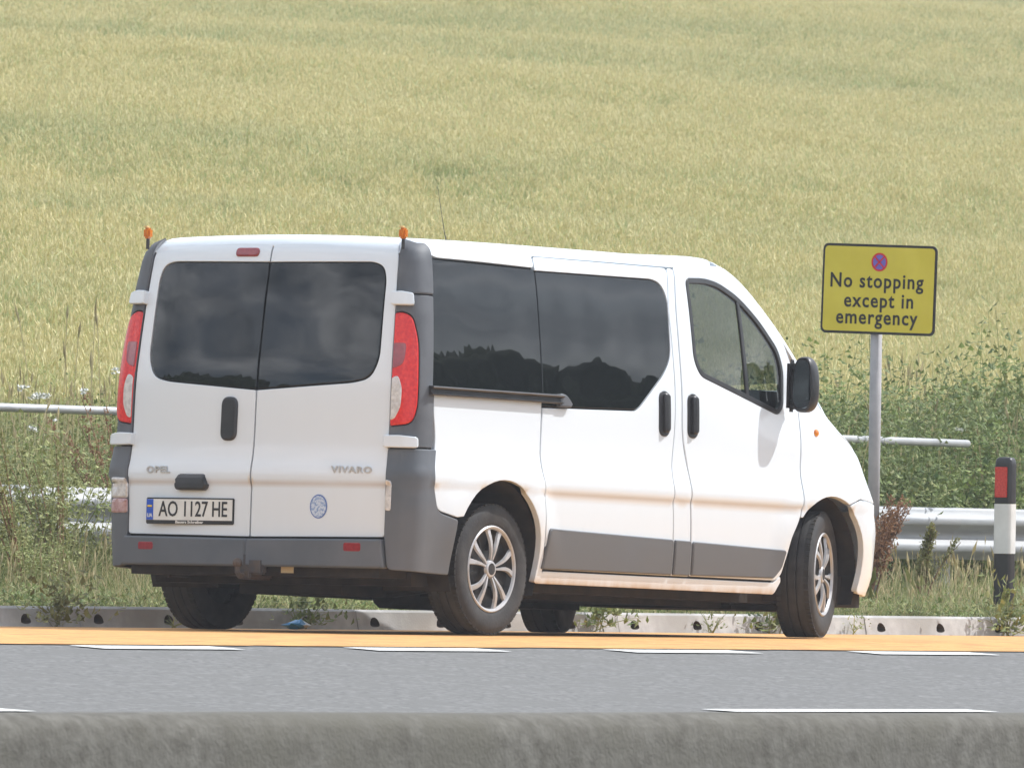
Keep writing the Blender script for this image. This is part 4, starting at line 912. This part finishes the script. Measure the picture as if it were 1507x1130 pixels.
for k in range(4): reg('grass_clump',grass_clump(.22,.26 if k<2 else .36),[V_GRASS,V_STRAW],'grass')
for k in range(5): reg('bush_clump',bush_clump(.62+.12*k,.26,420,.042),[V_LEAF,V_LEAF2],'bush')
for k in range(4): reg('bushy_clump',bush_clump(.55+.12*k,.24,340,.034,1),[V_LEAF,V_LEAF2],'pale')
for k in range(3): reg('low_clump',low_clump(60,.04),[V_LEAF2,V_LEAF],'low')
for k in range(3): reg('dry_clump',grass_clump(.95,.62,26,7),[V_GRASS,V_STRAW],'dry')
def scatter(name,group,P,rotz,scl,tilt=None,label=None,cat=None):
    me=bpy.data.meshes.new(name);me.vertices.add(len(P));me.vertices.foreach_set('co',np.asarray(P,np.float32).ravel())
    n=len(P);rot=np.zeros((n,3),np.float32);rot[:,2]=rotz
    if tilt is not None: rot[:,:2]=tilt
    for nm,ty,dat,key in (('rot','FLOAT_VECTOR',rot,'vector'),('scl','FLOAT_VECTOR',np.asarray(scl,np.float32),'vector'),('pick','INT',rng.integers(0,len(kinds[group].objects),n).astype(np.int32),'value')):
        a=me.attributes.new(nm,ty,'POINT');a.data.foreach_set(key,dat.ravel())
    o=bpy.data.objects.new(name,me);COL.objects.link(o)
    ng=bpy.data.node_groups.new(name,'GeometryNodeTree');ng.interface.new_socket('Geometry',in_out='INPUT',socket_type='NodeSocketGeometry');ng.interface.new_socket('Geometry',in_out='OUTPUT',socket_type='NodeSocketGeometry')
    A=lambda t:ng.nodes.new(t);gi=A('NodeGroupInput');go=A('NodeGroupOutput');ip=A('GeometryNodeInstanceOnPoints');ci=A('GeometryNodeCollectionInfo')
    ci.inputs['Collection'].default_value=kinds[group];ci.inputs['Separate Children'].default_value=True;ci.inputs['Reset Children'].default_value=True
    def attr(nm,dt):
        q=A('GeometryNodeInputNamedAttribute');q.data_type=dt;q.inputs['Name'].default_value=nm;return q.outputs[0]
    l=ng.links.new;l(gi.outputs[0],ip.inputs['Points']);l(ci.outputs[0],ip.inputs['Instance']);ip.inputs['Pick Instance'].default_value=True
    l(attr('pick','INT'),ip.inputs['Instance Index']);l(attr('rot','FLOAT_VECTOR'),ip.inputs['Rotation']);l(attr('scl','FLOAT_VECTOR'),ip.inputs['Scale']);l(ip.outputs[0],go.inputs[0])
    md=o.modifiers.new('scatter','NODES');md.node_group=ng
    tag(o,label,cat,kind='stuff');return o
def strip(y0,y1,dens,margin=2.5,jmin=None):
    """random points in the part of the strip that the surroundings of the camera can see"""
    hw=lambda y:(y+38.56)*.115+margin
    W_=2*hw(y1);n=int(dens*W_*(y1-y0));y=rng.uniform(y0,y1,n);xx=rng.uniform(-1,1,n)*hw(y1)
    k=np.abs(xx)<hw(y);y=y[k];xx=xx[k];x=-56.6+(y+38.56)*1.507+xx
    return x,y
def vnoise(x,y,s,seed=0):
    return (np.sin(x*s*1.3+seed)+np.sin(y*s*1.7+seed*2.1+x*s*.4)+np.sin((x+y)*s*2.9+seed*.7)*.6+np.sin((x-y)*s*4.3+seed)*.35)/2.95
# wheat
px,py=[],[]
for y0,y1,dn in ((9.9,25,8.5),(25,50,7.5),(50,108,6.5)):
    a,c=strip(y0,y1,dn,3.0);px.append(a);py.append(c)
px=np.concatenate(px);py=np.concatenate(py);pz=gz(px,py)-.01
n=len(px)
ss=px*.833+py*.553;tt=px*.553-py*.833
hh=1+.06*vnoise(px,py,.5,1)+.05*rng.normal(size=n)*.6
edge=np.clip((py-9.9)/1.5,0,1);hh*=.85+.15*edge
scl=np.stack([np.full(n,1.06),np.full(n,1.06),hh],1)
scatter('wheat_crop','wheat',np.stack([px,py,pz],1),rng.uniform(0,6.28,n),scl,rng.normal(0,.05,(n,2)))
print('wheat clumps',n)
# grass of the verge
x,y=strip(1.66,5.6,26,1.5);k=rng.uniform(size=len(x))<.62+.5*vnoise(x,y,1.1,3);x,y=x[k],y[k];n=len(x)
sc1=rng.uniform(.55,1.15,n)*np.clip(.40+(y-1.6)*.32,.4,.95)
scatter('verge_grass','grass',np.stack([x,y,gz(x,y)-.01],1),rng.uniform(0,6.28,n),np.stack([sc1,sc1,sc1],1),rng.normal(0,.12,(n,2)))
x,y=strip(1.62,4.5,13,1.5);k=vnoise(x,y,1.7,9)>-.3;x,y=x[k],y[k];n=len(x);sc1=rng.uniform(.5,1.2,n)
scatter('low_weeds','low',np.stack([x,y,gz(x,y)],1),rng.uniform(0,6.28,n),np.stack([sc1,sc1,sc1],1))
# weeds behind the crash barrier: dense and dark to the right, paler and lower to the left
LX=lambda x,y:(x-(-56.6+(y+38.56)*1.507))/((y+38.56)*.115)      # -1 left edge of the view, +1 right
x,y=strip(5.35,10.3,13,2.0);lx=LX(x,y);k=rng.uniform(size=len(x))<np.clip(.55+.5*lx+.35*vnoise(x,y,.9,5),.18,1);x,y,lx=x[k],y[k],lx[k];n=len(x)
sc1=rng.uniform(.75,1.12,n)*np.clip(.95+.18*lx+.22*vnoise(x,y,.8,2),.55,1.35)*np.clip(1.25-(y-5.3)*.08,.8,1.25)
scatter('roadside_weeds','bush',np.stack([x,y,gz(x,y)-.02],1),rng.uniform(0,6.28,n),np.stack([sc1,sc1,sc1],1),rng.normal(0,.1,(n,2)))
x,y=strip(5.25,10.0,12,2.0);lx=LX(x,y);k=rng.uniform(size=len(x))<np.clip(.62-.4*lx+.35*vnoise(x,y,1.1,8),.15,1);x,y,lx=x[k],y[k],lx[k];n=len(x)
sc1=rng.uniform(.7,1.1,n)*np.clip(.92+.2*vnoise(x,y,.9,4),.55,1.3)*np.clip(1.2-(y-5.3)*.06,.8,1.2)
scatter('pale_roadside_weeds','pale',np.stack([x,y,gz(x,y)-.02],1),rng.uniform(0,6.28,n),np.stack([sc1,sc1,sc1],1),rng.normal(0,.1,(n,2)))
x,y=strip(3.4,5.1,26,2.0);lx=LX(x,y);k=(lx<-.62)&(rng.uniform(size=len(x))<.95);x,y=x[k],y[k];n=len(x);sc1=rng.uniform(.6,1.25,n)*(1+.3*vnoise(x,y,1.5,6))*np.where(LX(x,y)<-.90,1.,.40)
scatter('overgrown_verge_weeds','pale',np.stack([x,y,gz(x,y)-.02],1),rng.uniform(0,6.28,n),np.stack([sc1,sc1,sc1*.85],1),rng.normal(0,.12,(n,2)))
x,y=strip(5.3,10.4,5,2.0);k=vnoise(x,y,1.3,11)>-.25;x,y=x[k],y[k];n=len(x);sc1=rng.uniform(.8,1.5,n)
scatter('dry_roadside_grass','dry',np.stack([x,y,gz(x,y)-.02],1),rng.uniform(0,6.28,n),np.stack([sc1*.8,sc1*.8,sc1],1),rng.normal(0,.08,(n,2)))
x,y=strip(2.6,5.2,2.2,1.5);n=len(x);sc1=rng.uniform(.35,.62,n)
scatter('dry_verge_grass','dry',np.stack([x,y,gz(x,y)-.02],1),rng.uniform(0,6.28,n),np.stack([sc1*.8,sc1*.8,sc1],1),rng.normal(0,.1,(n,2)))
# single plants
def plant(name,loc,label,cat,b,mats,bs=None,group=None):
    e=empty(name,loc);tag(e,label,cat,group)
    b.build('stems' if bs is None else 'foliage',mats,e)
    if bs: 
        for nm,bb,mm in bs: bb.build(nm,mm,e)
    return e
def dock(loc,label,h,lean,n=5,mt=V_BROWN,dense=150):
    b=MB();sb=MB()
    for i in range(n):
        az=U(-.7,.7)+lean;tl=U(.12,.55) if i else .3;base=Vector((U(-.04,.04),U(-.04,.04),0));hh=h*U(.75,1.05)
        pts=[base+dirv(az,tl*(.3+.7*t))*hh*t for t in np.linspace(0,1,6)];b.tube(pts,[.006,.005,.005,.004,.003,.002],5)
        for j in range(dense):
            t=rng.uniform(.38,1.);q=pts[0].lerp(pts[-1],t)+Vector((rng.normal(),rng.normal(),rng.normal()*.8))*.030*(1.25-t);q+= (pts[min(5,int(t*5))]-pts[0].lerp(pts[-1],int(t*5)/5))
            leaf(sb,q,U(0,6.28),U(0,2.),U(.014,.030),U(.010,.018),0)
    for i in range(10): leaf(b,Vector((U(-.1,.1),U(-.1,.1),U(.02,.2))),U(0,6.28),U(.5,1.3),U(.12,.22),U(.04,.07),1)
    e=empty('dock_plant',loc);tag(e,label,'plant');b.build('stems',[V_BROWN,V_LEAF2],e);sb.build('seed_heads',mt,e);return e
def X_at(Y,lx): return -56.6+(Y+38.56)*1.507+lx*(Y+38.56)*.115
def gp(X,Y,dz=0): return (X,Y,float(gz(X,Y))+dz)
def ray_at(px,py,Y):
    d=f+r2*((px-753.5)/20000)-u2*((py-565)/20000);t=(Y-CAM.y)/d.y;return CAM+d*t
V_OLIVE=leafmat('olive_seed',(.20,.20,.07),(.32,.31,.12),sc_=14)
dock(gp(X_at(3.1,.775),3.1),'reddish brown dock plant leaning right in front of the crash barrier',.74,R(-25),n=10,dense=260)
dock(gp(X_at(3.3,.895),3.3),'olive brown seeding weed just left of the marker post',.62,R(-20),n=7,mt=V_OLIVE,dense=200)
dock(gp(X_at(5.0,-.775),5.0),'rusty seeding dock beside the left rear corner of the van',1.15,R(120),n=6)
dock(gp(X_at(3.6,-.97),3.6),'tall yellowish weed at the left edge in front of the crash barrier',.95,R(150),n=8,mt=V_OLIVE)
dock(gp(X_at(4.2,-.90),4.2),'tall olive weed left of the van covering the crash barrier',.95,R(70),n=7,mt=V_OLIVE)
def kerb_weed(x,y,label,s,n=120,brown=False):
    b=MB()
    for i in range(n):
        az=U(0,6.28);rr=abs(rng.normal())*.12*s;q=Vector((rr*math.cos(az)*1.4,-abs(rr*math.sin(az))*.5,.02+abs(rng.normal())*.09*s));leaf(b,q,U(0,6.28),U(.3,1.8),U(.025,.05)*s,U(.012,.028)*s,0 if U(0,1)>.35 else 1)
    for i in range(9):
        az=U(0,6.28);blade(b,Vector((U(-.05,.05)*s,0,0)),az,U(.1,1.1),U(.12,.28)*s,.006,1,droop=.5,seg=3)
    z=float(gz(x,y)) if y>1.6 else -.005
    e=empty('kerb_weed',(x,y,z));tag(e,label,'plant','weeds growing along the kerb');b.build('foliage',[V_OLIVE,V_OLIVE] if brown else [V_LEAF,V_LEAF2],e);return e
kerb_weed(-.62,1.34,'olive brown withered weed hanging over the kerb left of the van',1.3,230,True)
kerb_weed(1.62,1.36,'leafy weed at the kerb foot seen behind the left rear wheel',1.25,170)
kerb_weed(4.42,1.36,'green weed at the kerb foot just right of the right rear wheel',1.3,190)
kerb_weed(5.55,1.36,'sparse weed at the kerb foot midway under the van',.7,50)
kerb_weed(6.18,1.36,'bushy green weed at the kerb foot just left of the front wheel',1.3,210)
kerb_weed(7.02,1.36,'small weed tuft at the kerb foot just right of the front wheel',.6,50)
kerb_weed(8.62,1.36,'spreading green weed over the kerb at the right edge',1.4,220)
kerb_weed(.45,1.36,'tiny seedling at the kerb foot left of the left rear wheel',.5,30)
def flower(x,y,z,label,n,r_):
    b=MB();sb=MB()
    sb.tube([(0,0,0),(0,0,z)],.003,5)
    for i in range(n):
        a=U(0,6.28);rr=r_*math.sqrt(U(0,1));p=Vector((rr*math.cos(a),rr*math.sin(a),z+U(-.01,.02)))
        for j in range(3): leaf(b,p,U(0,6.28),U(.4,1.3),.022,.018,0)
    e=empty('white_flower',gp(x,y));tag(e,label,'flower');sb.build('stem',V_LEAF2,e);b.build('flower_head',V_WHITE,e)
for (pxx,pyy,Y,l,n,r_) in ((58,586,6.3,'white flower head standing above the tube rail at the left',26,.055),(35,574,6.6,'small white flower cluster nearest the left edge above the tube rail',12,.03),(123,580,6.5,'single white bloom midway between the left edge and the van',8,.018),(46,633,6.1,'white flower cluster below the tube rail at the left',14,.032),(79,621,6.1,'small white bloom just under the left tube rail',6,.018),(171,549,6.6,'white flower beside the left tail lamp',10,.022),(1411,634,6.4,'white flower cluster right of the signpost above the tube rail',14,.03)):
    lx=(pxx-753.5)/753.5;P=ray_at(pxx,pyy,Y);flower(P[0],Y,P[2]-float(gz(P[0],Y)),l,n,r_)

# ---------------------------------------------------------------- trees across the road, seen only as reflections in the windows
M_WOOD=mat('distant_foliage',(.020,.035,.012),(.06,.08,.03),rough=.9,scale=.5,world=True,bump=1,bscale=2)
def woodland(name,pts,hs,label):
    b=MB()
    for (x,y),h in zip(pts,hs):
        bm=bmesh.new();bmesh.ops.create_icosphere(bm,subdivisions=5,radius=1);bm.verts.index_update()
        v=[]
        for q in bm.verts:
            d=q.co;o_=Vector((x*.37,y*.37,h));nn=1+.18*mnoise.noise(d*1.6+o_)+.10*mnoise.noise(d*4+o_)+.10*mnoise.noise(d*9+o_)+.06*mnoise.noise(d*19+o_)
            v.append((x+d.x*h*.62*nn,y+d.y*h*.62*nn,-1.5+max(0,(d.z*.62+.42))*h*nn))
        b.add(v,[[w.index for w in ff.verts] for ff in bm.faces]);bm.free()
    return tag(b.build(name,M_WOOD,smooth=True),label,kind='stuff')

# litter
b=MB();bm=bmesh.new();bmesh.ops.create_icosphere(bm,subdivisions=2,radius=1);bm.verts.index_update()
v=[(q.co.x*.10*(1+.3*rng.normal()),q.co.y*.04,max(-.0,.022+q.co.z*.022*(1+.5*rng.normal()))) for q in bm.verts]
b.add(v,[[w.index for w in ff.verts] for ff in bm.faces],0);b.m=[0 if sum(v[i][0] for i in fc)<.1 else 1 for fc in b.f];bm.free()
o=b.build('crumpled_wrapper',[mat('litter_blue',(.05,.25,.50),rough=.3),mat('litter_white',(.6,.62,.62),rough=.3)])
o.location=(1.36,1.22,-.006);tag(o,'crumpled blue and white wrapper lying by the kerb behind the left rear wheel','litter')
woodland('woodland',[(48+i*5.2+U(-3,3),-70+i*3.5+U(-4,4)) for i in range(-6,20)],[U(9.2,11.6) for i in range(26)],'trees across the road')
woodland('far_woodland',[(-78+i*5+U(-2,2),40+i*7+U(-3,3)) for i in range(-4,12)],[U(15,22)-.55*i for i in range(16)],'trees far behind the van')
hz=MB().box((-0,-150,12.5),(1860,1560,35)).build('haze',None or [])
hm=bpy.data.materials.new('haze_air');hm.use_nodes=True;t=hm.node_tree;t.nodes.remove(t.nodes['Principled BSDF']);pv=t.nodes.new('ShaderNodeVolumePrincipled')
pv.inputs['Color'].default_value=(.93,.95,1,1);pv.inputs['Density'].default_value=.0005;pv.inputs['Anisotropy'].default_value=.3;t.links.new(pv.outputs[0],t.nodes['Material Output'].inputs['Volume'])
hz.data.materials.clear();hz.data.materials.append(hm);tag(hz,kind='stuff')
bpy.context.view_layer.update()
